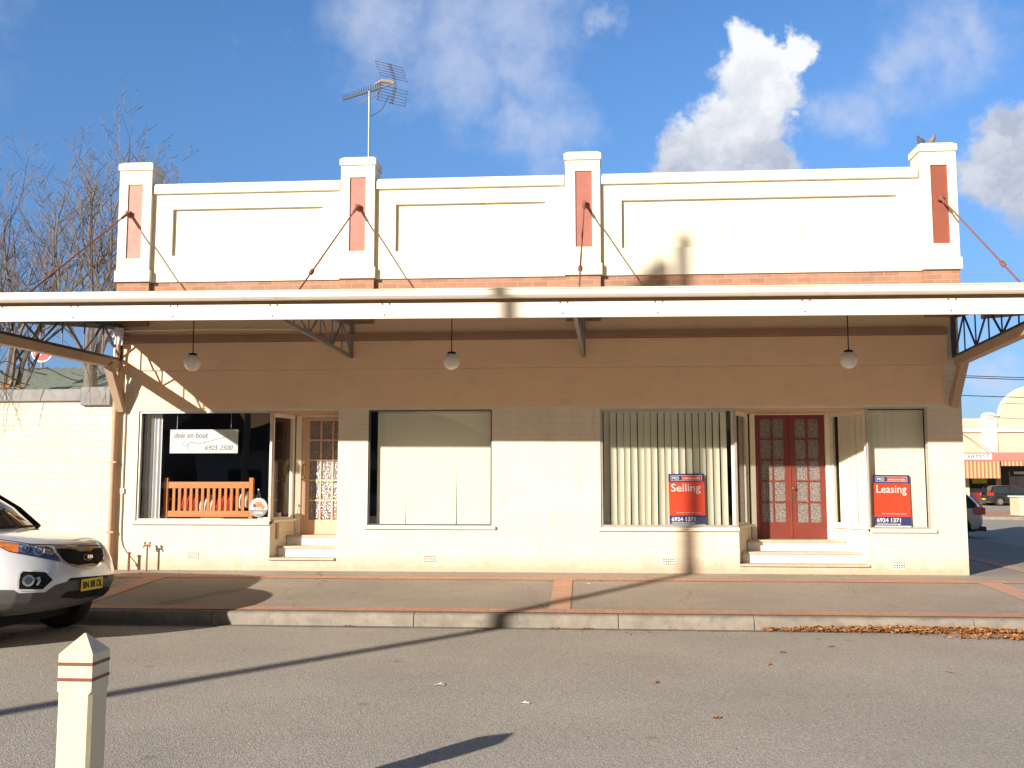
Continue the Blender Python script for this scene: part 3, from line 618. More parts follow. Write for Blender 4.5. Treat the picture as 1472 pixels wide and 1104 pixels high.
# shop windows
def pane(b, x0, x1, z0, z1, y=.05): b.box(x0, x1, y-.003, y+.003, z0, z1)
def frame_rect(b, x0, x1, z0, z1, y0, y1, t, tb=None):
    tb = tb or t
    b.box(x0, x0+t, y0, y1, z0, z1); b.box(x1-t, x1, y0, y1, z0, z1); b.box(x0+t, x1-t, y0, y1, z1-t, z1); b.box(x0+t, x1-t, y0, y1, z0, z0+tb)
def shopwin(x0, x1, z0, z1, sill, fm='alu', t=.035):
    b = MB(); frame_rect(b, x0, x1, z0, z1, .02, .085, t)
    o = P(b, 'shop_window', M[fm], bevel=.003)
    g = MB(); pane(g, x0+t-.004, x1-t+.004, z0+t-.004, z1-t+.004); sub(o, g.build('pane', M['glass']))
    sub(o, MB().box(sill[0], sill[1], -.05, WT, z0-.055, z0-.002).build('sill', M['trim'], bevel=.008))
    return o
shopwin(-7.11, EL0, 1.09, 2.83, (-7.17, EL0+.0))
shopwin(-3.38, -1.43, 1.03, 2.83, (-3.44, -1.37), 'dframe', .022)
shopwin(.25, ER0, 1.015, 2.83, (.19, ER0+.005))
shopwin(ER1, 5.17, 1.005, 2.83, (ER1-.0, 5.23), 'alu', .022)
def retwin(p0, p1, z0, z1, side, fm='trim', m2='dframe'):
    d = Vector((p1[0]-p0[0], p1[1]-p0[1], 0)); L = d.length; d.normalize(); nn = Vector((-d.y, d.x, 0))*side
    def seg(b, a, c, o0, o1, za, zb):
        pa = Vector((*p0, 0))+d*a; pc = Vector((*p0, 0))+d*c
        b.prism([(pa+nn*o0)[:2], (pc+nn*o0)[:2], (pc+nn*o1)[:2], (pa+nn*o1)[:2]], za, zb)
    b = MB(); seg(b, 0, .05, .02, .08, z0, z1); seg(b, L-.06, L, .02, .08, z0, z1); seg(b, .05, L-.06, .02, .08, z1-.06, z1); seg(b, .05, L-.06, .02, .08, z0, z0+.03)
    o = P(b, 'return_window', M[fm], bevel=.003)
    g = MB(); seg(g, .046, L-.056, .045, .051, z0+.026, z1-.056); sub(o, g.build('pane', M['glass']))
    s = MB(); seg(s, -.02, L, -.045, .1, z0-.05, z0-.002); sub(o, s.build('sill', M['trim'], bevel=.006))
retwin(L0, L1, 1.06+.05, 2.80, 1); retwin(Q0, Q1, .99+.05, 2.80, 1); retwin(T0, T1, .985+.05, 2.80, -1)
# steps
def steps(x0, x1f, zs, nys, xl, xr, yb):
    """zs tread heights, nys nosing y's, xl / xr functions of y giving the cheeks"""
    t = thing('x', (0, 0, 0), None, None); bpy.data.objects.remove(t)
    for k, (z, y) in enumerate(zip(zs, nys)):
        y2 = nys[k+1]+.03 if k+1 < len(nys) else yb
        b = MB(); xa, xb = (xl(y)-.0, xr(y)+.0)
        b.prism([(xa-(.03 if k == 0 else 0), y-.03), (xb+(-.02 if k == 0 else 0), y-.03), (xr(y2), y2), (xl(y2), y2)], z-.035, z)
        o = P(b, 'step', M['tan_tread'], bevel=.008)
        if k > 0:
            zb = zs[k-1]
            r = MB(); r.prism([(xl(y)+.002, y), (xr(y)-.002, y), (xr(y)-.002, y+.03), (xl(y)+.002, y+.03)], zb+.001, z-.036); sub(o, r.build('riser', M['white']))
M['tan_tread'] = pmat('worn_tan_tread', (.56, .45, .32), .6, var=.12, scale=6, dirt=(.3, .2, .12), dirt_amt=.4)
lx = lambda y: EL0+.01+(L1[0]-EL0)*max(0, (y-WT)/(YL-WT)); rx_ = lambda y: EL1-.002
steps(EL0, EL1, [.525, .69, .85], [-.012, .25, .50], lx, rx_, YL+.1)
lx2 = lambda y: ER0+.01+(Q1[0]-ER0)*max(0, (y-WT)/(YR-WT)); rx2 = lambda y: ER1-.01-(ER1-T1[0])*max(0, (y-WT)/(YR-WT))
steps(ER0, ER1, [.472, .635, .80], [-.012, .27, .56], lx2, rx2, YR+.1)
# doors
def door(parent, x0, x1, z0, z1, y, cols, rows, stile, top, bottom, mat, bar=.026, th=.045, handle=None, name='door'):
    hs_ = []; iw = (x1-x0-2*stile-(cols-1)*bar)/cols; ih = (z1-z0-top-bottom-(rows-1)*bar)/rows
    for i in range(cols):
        for j in range(rows):
            a = x0+stile+i*(iw+bar); d = z0+bottom+j*(ih+bar); hs_.append((a, a+iw, d, d+ih))
    b = MB(); gridwall(b, x0, x1, z0, z1, hs_, y, y+th)
    o = P(b, name, M[mat])
    g = MB(); g.box(x0+stile-.01, x1-stile+.01, y+.018, y+.024, z0+bottom-.01, z1-top+.01); sub(o, g.build('door_glass', M['ham']))
    return o
o = door(None, -4.645, -3.815, .855, 2.765, YL, 3, 5, .125, .06, .23, 'doortan')
hb = MB(); hb.box(-4.625, -4.585, YL-.012, YL-.001, 1.72, 2.06); hb.tube([(-4.605, YL-.012, 1.78), (-4.605, YL-.06, 1.80), (-4.605, YL-.06, 1.98), (-4.605, YL-.012, 2.0)], .012); hb.ball((-4.605, YL-.03, 1.74), .025)
sub(o, hb.build('handle', M['brass'], smooth=True))
b = MB(); b.box(-4.745, -4.65, YL-.02, YL+.08, .855, 2.80); b.box(-4.65, -3.8, YL-.02, YL+.08, 2.77, 2.80)
P(b, 'door_frame', M['trim'], bevel=.004)
xm = 3.296
for s, (a, c) in enumerate([(2.745, xm-.003), (xm+.003, 3.845)]):
    o = door(None, a, c, .805, 2.775, YR, 2, 5, .085, .065, .255, 'doorred')
    if s == 1:
        hb = MB(); hb.lathe([(.0, -.055), (.022, -.05), (.028, -.035), (.02, -.02), (.012, -.012), (.026, -.008), (.026, -.001)], (3.34, YR, 1.60), 'y', 16); hb.box(3.325, 3.355, YR-.006, YR-.001, 1.38, 1.52)
        sub(o, hb.build('handle', M['brass'], smooth=True))
    else:
        hb = MB(); hb.box(xm-.012, xm+.012, YR-.014, YR-.001, .82, 2.74); sub(o, hb.build('astragal', M['doorred'], bevel=.003))
b = MB(); b.box(2.665, 2.742, YR-.02, YR+.07, .80, 2.80); b.box(3.848, 3.93, YR-.02, YR+.07, .80, 2.80); b.box(2.742, 3.848, YR-.02, YR+.07, 2.778, 2.80)
P(b, 'door_frame', M['trim'], bevel=.004)
# vents
for x, z in ((-6.152, .555), (-2.398, .52), (1.264, .50), (4.675, .465)):
    b = MB(); b.slot(M['trim']); w2, h2 = .092, .058; hs_ = [(x-w2+.012+i*.034, x-w2+.012+i*.034+.022, z-h2+.012+j*.036, z-h2+.012+j*.036+.02) for i in range(5) for j in range(3)]
    gridwall(b, x-w2, x+w2, z-h2, z+h2, hs_, -.010, -.001); b.box(x-w2+.004, x+w2-.004, -.0035, -.0008, z-h2+.004, z+h2-.004, M['black'])
    P(b, 'air_vent')
# small wall marks of earlier fixings
b = MB()
for x, z in ((5.48, 1.94), (5.44, 1.92)): b.box(x-.05, x+.05, -.006, -.001, z, z+.02)
P(b, 'wall_patch', M['trim'])
# downpipe and conduit on the left corner
b = MB(); b.tube([(-7.47, -.075, 4.2), (-7.47, -.075, .35)], .042, 12)
for z in (.9, 2.0, 3.1): b.box(-7.53, -7.41, -.12, -.002, z, z+.03)
P(b, 'downpipe', M['pipe'], smooth=True)
b = MB(); b.tube([(-7.33, -.02, 3.6), (-7.33, -.02, 1.0), (-7.325, -.02, .8), (-7.29, -.02, .68), (-7.22, -.02, .58), (-7.02, -.02, .36)], .012, 8); b.box(-7.36, -7.30, -.03, -.001, 1.52, 1.60)
P(b, 'conduit', M['trim'], smooth=True)
b = MB(); b.tube([(-7.28, -.05, 4.12), (-7.45, -.16, 4.1), (-7.5, -.2, 4.0)], .015); b.box(-7.46, -7.36, -.16, -.121, 3.88, 4.16); b.tube([(-7.45, -.2, 4.2), (-7.43, -.22, 4.0), (-7.46, -.2, 3.75), (-7.42, -.15, 3.4)], .02)
P(b, 'service_cable', M['signwhite'])
# awning
aw = bpy.data.objects.new('awning', None); COL.objects.link(aw); aw.parent = bld
def A(b, name, mat, **k): return sub(aw, b.build(name, mat, **k))
AX0, AX1 = -7.57, 6.02
skx = lambda x, y: x+.083*y
b = MB()
for (y, zo) in ((0, 0),):
    vs = []; 
    for x in (AX0, AX1):
        t = tilt(x); xx = skx(x, -3.33); vs += [(xx, -3.35, 3.705+t), (xx, -3.35, 3.898+t), (xx, -3.315, 3.898+t), (xx, -3.315, 3.705+t)]
    b.add(vs, [(0, 1, 2, 3), (4, 7, 6, 5), (0, 4, 5, 1), (1, 5, 6, 2), (2, 6, 7, 3), (3, 7, 4, 0)])
A(b, 'fascia', M['fascia'], bevel=.004)
b = MB(); b.bar((skx(AX0, -3.3), -3.318, 3.925+tilt(AX0)), (skx(AX1, -3.3), -3.318, 3.925+tilt(AX1)), .012, .05); A(b, 'gutter_shade_strip', M['brownb'])  # brown strip standing in for the shadow line below the gutter
b = MB(); gp = [(-3.352, 3.952), (-3.40, 3.935), (-3.46, 3.94), (-3.49, 3.965), (-3.495, 4.00), (-3.495, 4.025), (-3.51, 4.032), (-3.51, 4.045), (-3.485, 4.045), (-3.48, 3.985), (-3.45, 3.955), (-3.37, 3.955), (-3.365, 4.05), (-3.352, 4.05)]
n = len(gp); vs = [(skx(x, -3.35), y, z+tilt(x)) for x in (AX0-.03, AX1) for y, z in gp]
b.add(vs, [tuple(range(n)), tuple(range(n, 2*n))[::-1]]+[(i, i+n, (i+1) % n+n, (i+1) % n) for i in range(n)])
A(b, 'gutter', M['fascia'])
bm_ = MB(); bm_.ball((0, 0, 0), .012, .006, .012, n=8); bolt0 = None
for x in (-7.2, -6.2, -4.9, -3.62, -2.2, .0, 1.15, 2.9, 4.6):
    for dx, dz in ((0, 3.885), (.09, 3.885), (.03, 3.75)):
        if bolt0 is None: bolt0 = bm_.build('bolt_head', M['rust'], aw); bo_ = bolt0
        else: bo_ = bolt0.copy(); COL.objects.link(bo_)
        bo_.location = Vector((skx(x+dx, -3.35), -3.352, dz+tilt(x)))-bld.location
# corrugated roof sheet
b = MB(); nx = 340; vs = []; 
for i in range(nx+1):
    x = AX0+(AX1-AX0)*i/nx; w_ = .009*math.sin(i*math.pi/2)
    for y, z in ((-3.36, 4.0), (-.005, 4.33)): vs.append((skx(x, y), y, z+w_+tilt(x)*(-y/3.35)))
b.add(vs, [(2*i, 2*i+2, 2*i+3, 2*i+1) for i in range(nx)])
vs = [(x, y, z-.035) for x, y, z in vs[::nx and 1]]; A(b, 'roof_sheet', M['galv'], fix=False)
b = MB()
for y in (-2.9, -2.0, -1.1): 
    z = 4.285-(-y)*.097
    b.add([], []); b.bar((skx(AX0+.05, y), y, z+tilt(AX0)*(-y/3.35)-.035), (skx(AX1-.05, y), y, z+tilt(AX1)*(-y/3.35)-.035), .05, .075)
A(b, 'purlin', M['steel'])
for x in (AX0, AX1):
    b = MB(); t = tilt(x); b.add([(skx(x, y)+dx, y, z) for dx in (0, .03) for y, z in ((-3.31, 3.74+t), (-3.31, 3.99+t), (-.01, 4.325), (-.01, 4.16))], [(0, 1, 2, 3), (4, 7, 6, 5), (0, 4, 5, 1), (1, 5, 6, 2), (2, 6, 7, 3), (3, 7, 4, 0)])
    A(b, 'end_board', M['steel'])
# truss brackets
def truss(x, zw, zo, casing, xo=None):
    t = tilt(x); xo = x if xo is None else xo
    zt0, zt1 = 4.20, 3.93+t
    def pt(y, lo): s = -y/3.3; return (x+(xo-x)*s, y, (zw+(zo-zw)*s) if lo else (zt0+(zt1-zt0)*s))
    b = MB(); b.bar(pt(-.03, 0), pt(-3.3, 0), .05, .05); b.bar(pt(-.03, 1), pt(-3.3, 1), .05, .045); b.bar(pt(-.03, 0), pt(-.03, 1), .06, .05)
    ys = [-.03, -.55, -1.05, -1.6, -2.1, -2.7, -3.28]
    for i in range(len(ys)-1):
        if i % 2 == 0: b.bar(pt(ys[i], 1), pt(ys[i+1], 0), .022, .022)
        else: b.bar(pt(ys[i], 0), pt(ys[i+1], 1), .022, .022)
        b.bar(pt(ys[i+1], 0), pt(ys[i+1], 1), .016, .016)
    o = A(b, 'truss_bracket', M['bluesteel'] if casing else M['steel'])
    return o, pt
for x, zw, zo, xo, cs in ((-7.44, 3.66, 3.66, -7.68, 1), (-3.66, 3.67, 3.76, -3.82, 0), (.0, 3.65, 3.75, -.10, 0), (5.60, 3.58, 3.64, 5.36, 1)):
    o, pt = truss(x, zw, zo, cs, xo)
    if cs:
        c = MB(); a0 = Vector(pt(-.2, 1)); a1 = Vector(pt(-3.3, 1)); c.bar(a0+Vector((0, 0, -.09)), a1+Vector((0, 0, -.09)), .12, .13)
        sub(o, c.build('casing_beam', M['tan'], bevel=.006))
        s = MB(); xx = x-.05 if x > 0 else x+.05
        s.bar((xx, -.03, 2.84), (x, -.42, 3.55), .12, .13, up=(0, -1, 0)); sub(o, s.build('strut', M['tan'], bevel=.006))
# tie rods from pilaster eyes
for x, z, xe, ze in ((-7.36, 6.03, -7.30, 4.14), (-3.58, 6.06, -3.68, 4.10), (.03, 6.04, -.05, 4.09), (5.46, 6.01, 5.36, 4.06)):
    b = MB(); a = Vector((x, -.16, z)); e_ = Vector((xe, -3.0, ze)); b.tube([a, e_], .0125, 6)
    d = (e_-a).normalized(); k = a+d*(e_-a).length*.78
    b.tube([k-d*.08, k-d*.05, k+d*.05, k+d*.08], [.013, .03, .03, .013], 8)
    A(b, 'tie_rod', M['rust'], smooth=True)
    b = MB(); b.box(x-.035, x+.035, -.165, -.095, z-.03, z+.05); b.ball(a, .035, n=10); b.tube([a, a+d*.22], .024, 6)
    A(b, 'rod_eye', M['rust'])
# roof conduit cable along the beam
P(MB().tube([(-7.3, -.13, 4.11), (-6, -.13, 4.125), (-4.6, -.13, 4.11)], .012, 6), 'cable', M['trim'])

# ------------------------------------------------------------------ pendant lamps
for x, z, lb in ((-5.76, 3.455, 'white globe pendant lamp under the awning, above the window with the timber bench'),
                 (-1.905, 3.440, 'white globe pendant lamp under the awning, above the window with closed plain cream blinds'),
                 (3.72, 3.410, 'white globe pendant lamp under the awning, above the dark red double doors')):
    t = thing('pendant_lamp', (x, -1.2, z), lb, 'lamp', 'globe lamps hanging under the awning')
    MB().tube([(0, 0, .12), (0, 0, 4.12-z)], .008, 6).build('rod', M['black'], t)
    MB().lathe([(.0, .145), (.045, .14), (.062, .128), (.062, .105), (.0, .10)]).build('fitting', M['black'], t, smooth=True)
    MB().ball((0, 0, 0), .124, n=32).build('globe', M['globe'], t, smooth=True)

# ------------------------------------------------------------------ blinds, curtain and window goods
def vblind(name, p0, p1, z0, z1, n, ang, label, wslat=.127, gaps=(), jitter=3, seed=1, group=None, m='blind', curve=.004, wedge=()):
    rnd = random.Random(seed); t = thing(name, (p0[0], p0[1], z0), label, 'blind', group)
    d = Vector((p1[0]-p0[0], p1[1]-p0[1], 0)); L = d.length; d.normalize(); base = math.atan2(d.y, d.x)
    b = MB()
    for i in range(n):
        if i in gaps: continue
        p = Vector((0, 0, 0))+d*(L*(i+.5)/n)+Vector((rnd.uniform(-.005, .005), 0, 0))
        a = base+R(ang+rnd.uniform(-jitter, jitter)); u = Vector((math.cos(a), math.sin(a), 0)); nn = Vector((-u.y, u.x, 0))
        lean = rnd.uniform(-.012, .012) if curve > .002 else rnd.uniform(-.003, .003)
        if i in wedge: lean = .014
        if i+1 in wedge: lean = -.014
        vs = []
        for z, sh in ((.0, lean), (z1-z0-.06, 0)):
            for k in range(7):
                s = -1+2*k/6; q = p+u*(s*wslat/2)+nn*(curve*(1-s*s))+d*sh; vs.append((q.x, q.y, z+.02))
        b.add(vs, [(k, k+1, k+8, k+7) for k in range(6)])
    b.build('blind_slats', M[m], t, smooth=True, fix=False)
    h = MB(); h.bar((0, 0, z1-z0-.02), (d*L)+Vector((0, 0, z1-z0-.02)), .05, .04); h.build('head_rail', M['trim'], t)
    return t
vblind('vertical_blind', (-3.26, .20), (-1.44, .20), 1.0, 2.82, 16, 2, 'fully closed cream vertical blind in the middle shop window', .129, jitter=.5, seed=4, curve=.0012, wedge=(4, 11))
vblind('vertical_blind', (.30, .20), (2.20, .20), 1.0, 2.82, 18, 28, 'half open cream vertical blind with gaps, behind the Selling board', .112, gaps=(), jitter=4, seed=2, curve=.010)
vblind('vertical_blind', (4.30, .22), (5.165, .20), 1.0, 2.80, 8, 3, 'closed cream vertical blind behind the Leasing board', .127, jitter=1.0, seed=5, curve=.002)
vblind('vertical_blind', (4.03, .74), (4.34, .22), 1.0, 2.80, 5, -2, 'closed cream vertical blind in the angled window right of the red doors', .127, jitter=1.2, seed=6)
cu = MB(); vs = []
for i in range(33):
    x = -7.10+.30*i/32; y = .2+.018*math.sin(i*.9)
    vs += [(x, y, .95), (x, y, 2.82)]
cu.add(vs, [(2*i, 2*i+2, 2*i+3, 2*i+1) for i in range(32)])
cu.build('curtain', M['greyblind'], smooth=True, fix=False, label='narrow white curtain hanging at the left edge of the bench window', cat='curtain')
t = thing('curtain_rod_stand', (3.98, .95, .8), 'dark narrow upright panel between red doors and angled blind', 'panel'); bpy.data.objects.remove(t)
# bench seen from behind
t = thing('timber_bench', (-6.05, .42, .80), 'orange varnished timber slatted bench seen from behind in the shop window', 'bench')
def T(b, name, mat, **k): return under(t, b.build(name, mat, **k))
for x in (-6.75, -5.34):
    T(MB().box(x-.035, x+.035, .28, .35, .80, 1.77), 'leg', M['bench_v'], bevel=.008); T(MB().box(x-.035, x+.035, .80, .87, .80, 1.40), 'leg', M['bench_v'], bevel=.006)
    T(MB().box(x-.03, x+.03, .30, .88, 1.40, 1.44), 'armrest', M['bench'], bevel=.006)
b = MB(); b.box(-6.714, -5.376, .29, .335, 1.60, 1.705); b.box(-6.714, -5.376, .29, .335, 1.14, 1.24); T(b, 'back_rail', M['bench'], bevel=.006)
b = MB()
for i in range(13): x = -6.62+i*.0953; b.box(x-.024, x+.024, .295, .325, 1.235, 1.605)
T(b, 'backrest', M['bench_v'], bevel=.003)
b = MB()
for i in range(5): b.box(-6.71, -5.38, .36+i*.1, .44+i*.1, 1.16, 1.185)
T(b, 'seat', M['bench'], bevel=.003)
def cushion(x, z, m, lb, rx=.16, rz=.15, ro=0):
    c = MB(); n = 20; vs = []
    for i in range(n+1):
        for j in range(n+1):
            u = -1+2*i/n; v = -1+2*j/n; th = .07*max(0, (1-u*u)*(1-v*v))**.4
            vs.append((u*rx*(1-.08*(1-v*v)), 0, v*rz*(1-.08*(1-u*u))+0)); vs[-1] = (vs[-1][0], -th, vs[-1][2])
    N = (n+1)**2; vs2 = [(a, -b_, c_) for a, b_, c_ in vs]
    f = [(i*(n+1)+j, i*(n+1)+j+1, (i+1)*(n+1)+j+1, (i+1)*(n+1)+j) for i in range(n) for j in range(n)]
    c.add(vs, f); c.add(vs2, [q[::-1] for q in f])
    o = c.build('cushion', M[m], smooth=True, label=lb, cat='cushion', group='cushions on the window bench'); o.location = (x, .45, z); o.rotation_euler = (R(-8), R(ro), 0)
cushion(-6.42, 1.37, 'cush', 'red cushion leaning behind the left slats of the bench', ro=12)
cushion(-6.12, 1.31, 'cushw', 'white cushion leaning behind the middle slats of the bench', ro=-25)
cushion(-5.82, 1.36, 'cush', 'red cushion leaning behind the right of the middle slats of the bench', ro=8)
cushion(-5.52, 1.40, 'cushw', 'white cushion leaning behind the rightmost slats of the bench', .11, .14, -12)
MB().box(-6.1, -5.75, .13, .24, .80, 1.13).build('paper_box', M['palepaper'], label='low pale card box on the window floor below the bench', cat='box', bevel=.006)
MB().box(-5.16, -4.96, .11, .13, .80, 1.145).build('note_card', M['palepaper'], label='small white handwritten card at the lower right corner of the bench window', cat='card')
t = thing('hanging_sign', (-6.08, .13, 2.35), 'white oblong sign with grey handwriting and telephone number hanging in the bench window', 'sign')
MB().box(-.56, .56, -.004, .004, -.19, .19).build('board', M['signwhite'], t, bevel=.002)
for x in (-.45, .44): MB().tube([(x, 0, .19), (x, 0, .46)], .003, 5).build('cord', M['signwhite'], t)
text_mesh('handwriting', 'dele en bout', .13, M['ink'], (-.50, -.006, .055), parent=t, shear=.25, width=.56, bold=.0)
text_mesh('phone_number', '6925 2500', .11, M['ink'], (.01, -.006, -.14), parent=t, shear=.3, width=.46, bold=.0)
def stroke(b, pts, r, y=-.005):
    n = 10; P_ = [Vector((p[0], 0, p[1])) for p in pts]; out = []
    for i in range(len(P_)-1):
        p0 = P_[max(i-1, 0)]; p1 = P_[i]; p2 = P_[i+1]; p3 = P_[min(i+2, len(P_)-1)]
        for k in range(n):
            s = k/n; out.append(.5*((2*p1)+(-p0+p2)*s+(2*p0-5*p1+4*p2-p3)*s*s+(-p0+3*p1-3*p2+p3)*s**3))
    out.append(P_[-1]); b.tube([(q.x, y, q.z) for q in out], [r*(.4+.6*math.sin(math.pi*min(1, .15+i/len(out)))) for i in range(len(out))], 5)
b = MB(); stroke(b, [(.42, .09), (.2, .03), (0, -.02), (-.1, -.03), (-.2, -.015), (-.27, -.06), (-.24, -.14), (-.18, -.16), (-.12, -.1), (-.05, -.04)], .005); stroke(b, [(-.3, .01), (-.35, -.03), (-.31, -.07), (-.24, -.06)], .004)
b.build('flourish', M['ink'], t)
t = thing('round_hanger', (-5.14, .075, 1.30), 'round cream and orange open sign hanging from a hook on the bench window', 'sign')
MB().lathe([(0, -.006), (.146, -.006), (.15, 0), (.146, .006), (0, .006)], axis='y', n=40).build('disc', M['signwhite'], t, smooth=True)
b = MB(); b.prismy([(.142*math.cos(a), .142*math.sin(a)) for a in [math.pi+.25+(math.pi-.5)*i/20 for i in range(21)]], -.0085, -.0065); b.build('lower_band', pmat('warm_grey_print', (.3, .27, .26), .5), t)
b = MB(); b.ball((.0, -.004, .05), .07, .006, .05, m=M['warmcloth']); b.ball((.07, -.004, .01), .035, .006, .04, m=M['warmcloth']); b.ball((-.06, -.004, .03), .03, .006, .03, m=M['cush']); b.build('print', None, t)
text_mesh('open_text', 'OPEN', .06, M['signwhite'], (0, -.010, -.105), parent=t, align='CENTER', bold=.002)
b = MB(); b.tube([(-.03, 0, .145), (0, -.005, .27), (.03, 0, .145)], .003, 5); b.ball((0, -.01, .28), .018, n=12); b.build('hook', M['alu'], t)
# vase seen through return window
b = MB(); b.lathe([(.0, 0), (.03, 0), (.05, .06), (.03, .12), (.045, .15)], (-4.93, .45, 1.06), n=16); b.build('vase', M['palepaper'], smooth=True, label='small pale vase inside the narrow angled window left of the peach door', cat='vase')
b = MB(); b.box(-5.05, -4.87, .2, .7, .80, 1.058); b.build('display_plinth', M['tan'], label='low tan display plinth inside the narrow angled window', cat='plinth')
# agency boards
def board(cx, z0, z1, w_, word, lb, rot):
    t = thing('agency_board', (cx, .135, z0), lb, 'sign', 'agency boards leaning in the windows'); t.rotation_euler = (R(-1.5), R(rot), 0)
    H = z1-z0; h = w_/2
    MB().box(-h, h, -.004, .004, 0, H).build('board', M['signred'], t, bevel=.002)
    y = -.0052
    for a_, c_ in ((H-.125, H), (.02, .155)): MB().box(-h, h, y-.001, y+.0008, a_, c_).build('blue_band', M['signblue'], t)
    MB().box(-h, h, y-.001, y+.0008, 0, .0195).build('white_edge', M['signwhite'], t)
    b = MB(); frame_rect(b, -h+.035, h-.035, H-.105, H-.025, y-.002, y-.0012, .005); b.build('logo_frame', M['signwhite'], t)
    MB().box(-h+.20, h-.041, y-.0019, y-.0012, H-.099, H-.031).build('logo_panel', M['signred'], t)
    text_mesh('logo_letters', 'PRD', .062, M['signwhite'], (-h+.05, y-.0022, H-.087), parent=t, bold=.001, ext=.0008)
    text_mesh('logo_word', 'nationwide', .05, M['signwhite'], (-h+.212, y-.0022, H-.082), parent=t, width=w_-.28, bold=.0005, ext=.0008)
    text_mesh('headline', word, .17, M['signwhite'], (-h+.03, y-.0015, H-.27), parent=t, width=w_*.83, bold=.001, ext=.0008)
    text_mesh('small_print', 'For more information contact', .032, M['signwhite'], (-h+.11, y-.0015, .19), parent=t, width=w_*.68, ext=.0008)
    text_mesh('phone_number', '6924 1371', .085, M['signwhite'], (-h+.03, y-.0025, .072), parent=t, width=w_*.66, bold=.0025, ext=.0008)
    text_mesh('web_address', 'prdnationwide.com.au/wagga', .03, M['signwhite'], (-h+.03, y-.0025, .035), parent=t, width=w_*.66, bold=.001, ext=.0008)
    b = MB(); c0 = Vector((h-.145, 0, .31)); 
    def arc(r, a0, a1, cx_=0, cz_=0):
        pts = [(c0.x+cx_+r*math.cos(a0+(a1-a0)*i/20), y-.0004, c0.z+cz_+r*math.sin(a0+(a1-a0)*i/20)) for i in range(21)]; b.tube([p for p in pts if p[0] < h-.005], .0035, 4)
    arc(.135, 0, 2*math.pi); arc(.05, -.6, 3.4, .03, .02); b.tube([(c0.x-.09, y-.0004, c0.z-.02), (c0.x-.03, y-.0004, c0.z-.045), (c0.x+.04, y-.0004, c0.z-.03)], .0035, 4)
    b.build('emblem', M['signpale'], t)
board(1.576, 1.035, 1.828, .545, 'Selling', 'red and navy agency board reading Selling standing in the shop window', -.6)
board(4.645, 1.025, 1.808, .535, 'Leasing', 'red and navy agency board reading Leasing standing in the window right of red doors', .5)

# ------------------------------------------------------------------ antenna, pigeons, tap
t = thing('tv_antenna', (-3.53, .42, 6.85), 'aluminium television antenna on a thin mast behind the second pilaster', 'antenna')
MB().tube([(0, 0, -.4), (-.01, 0, 1.37)], .017, 8).build('mast', M['galv'], t, smooth=True)
bo = MB(); e0 = Vector((-.43, -.10, 1.20)); e1 = Vector((.38, .10, 1.53)); bo.bar(e0, e1, .022, .022)
bd = (e1-e0).normalized(); side = bd.cross(Vector((0, 0, 1))).normalized(); upv = side.cross(bd)
bo.tube([(-.17, 0, 1.15), (0, 0, 1.24), (.10, .02, 1.29), (.17, .03, 1.42)], .009, 6)
bo.build('boom', M['steel'], t)
b = MB()
for i in range(17):
    p = e0+(e1-e0)*(i/22); l = .12+.004*i
    b.tube([p-side*l+upv*.03, p, p+side*l+upv*.03], .0035, 4); b.tube([p-upv*.03, p+upv*.03], .012, 5)
b.build('director_rods', M['bluesteel'], t)
b = MB(); wv = (Vector((.44, .02, -.12))).normalized()
for sg, tl in ((1, Vector((-.09, .0, .28)).normalized()), (-1, Vector((-.05, 0, -.28)).normalized())):
    o_ = e1+Vector((.03, 0, .0)); b.bar(o_, o_+tl*.36, .022, .022)
    for k in range(6):
        c_ = o_+tl*(.09+.052*k); b.tube([c_-wv*.25, c_+wv*.23], .0045, 4); b.tube([c_-wv*.03, c_+wv*.03], .014, 5)
    for s_ in (-.25, .23):
        b.bar(o_+tl*.08+wv*s_, o_+tl*.13+wv*s_, .014, .014); b.bar(o_+tl*.2+wv*s_, o_+tl*.355+wv*s_, .014, .014)
b.build('reflector', M['bluesteel'], t)
b = MB(); b.tube([e1+Vector((-.32, -.05, -.04)), e1+Vector((-.2, -.02, .04)), e1+Vector((-.05, 0, .03)), e1], [.02, .03, .028, .02], 6); b.build('dipole', M['tan'], t)
b = MB(); b.tube([e1+Vector((-.07, 0, -.2)), (.27, 0, 1.18), (.22, 0, 1.06), (.12, 0, .98), (.01, 0, .93)], .005, 5); b.build('cable', M['black'], t)
def pigeon(x, y, z, rz, m, lb, up=0.):
    t = thing('pigeon', (x, y, z), lb, 'bird', 'pigeons on the right pilaster', rz); t.scale = (.82, .82, .82)
    b = MB(); b.lathe([(.0, -.13), (.022, -.11), (.03, -.06), (.052, -.02), (.06, .03), (.052, .075), (.032, .11), (.026, .125)], axis='x', n=16)
    b.v = [(v[0]*math.cos(.65)-v[2]*math.sin(.65)*1, v[1]*.95, .085+v[0]*math.sin(.65)+v[2]*math.cos(.65)) for v in b.v]
    b.tube([(.07, 0, .145), (.085, 0, .17), (.088, 0, .188)], [.032, .024, .022], 12); b.ball((.092, 0, .195), .026, .022, .024, n=14)
    b.build('body', m, t, smooth=True)
    MB().tube([(.112, 0, .193), (.135, 0, .186)], [.006, .001], 6).build('beak', M['black'], t)
    MB().bar((-.06, 0, .04), (-.15, 0, .01), .04, .01).build('tail', M['pigeon'], t)
    MB().tube([(.01, .02, 0), (.01, .018, .05)], .004, 5).build('leg', M['redp'], t); MB().tube([(.01, -.02, 0), (.01, -.018, .05)], .004, 5).build('leg', M['redp'], t)
pigeon(5.315, .12, 6.912, R(200), M['pigeon'], 'dark grey pigeon, left one of the two perched on the right pilaster cap')
pigeon(5.43, .10, 6.912, R(-60), M['pigeonl'], 'paler mauve grey pigeon, right one of the two perched on the right pilaster cap')
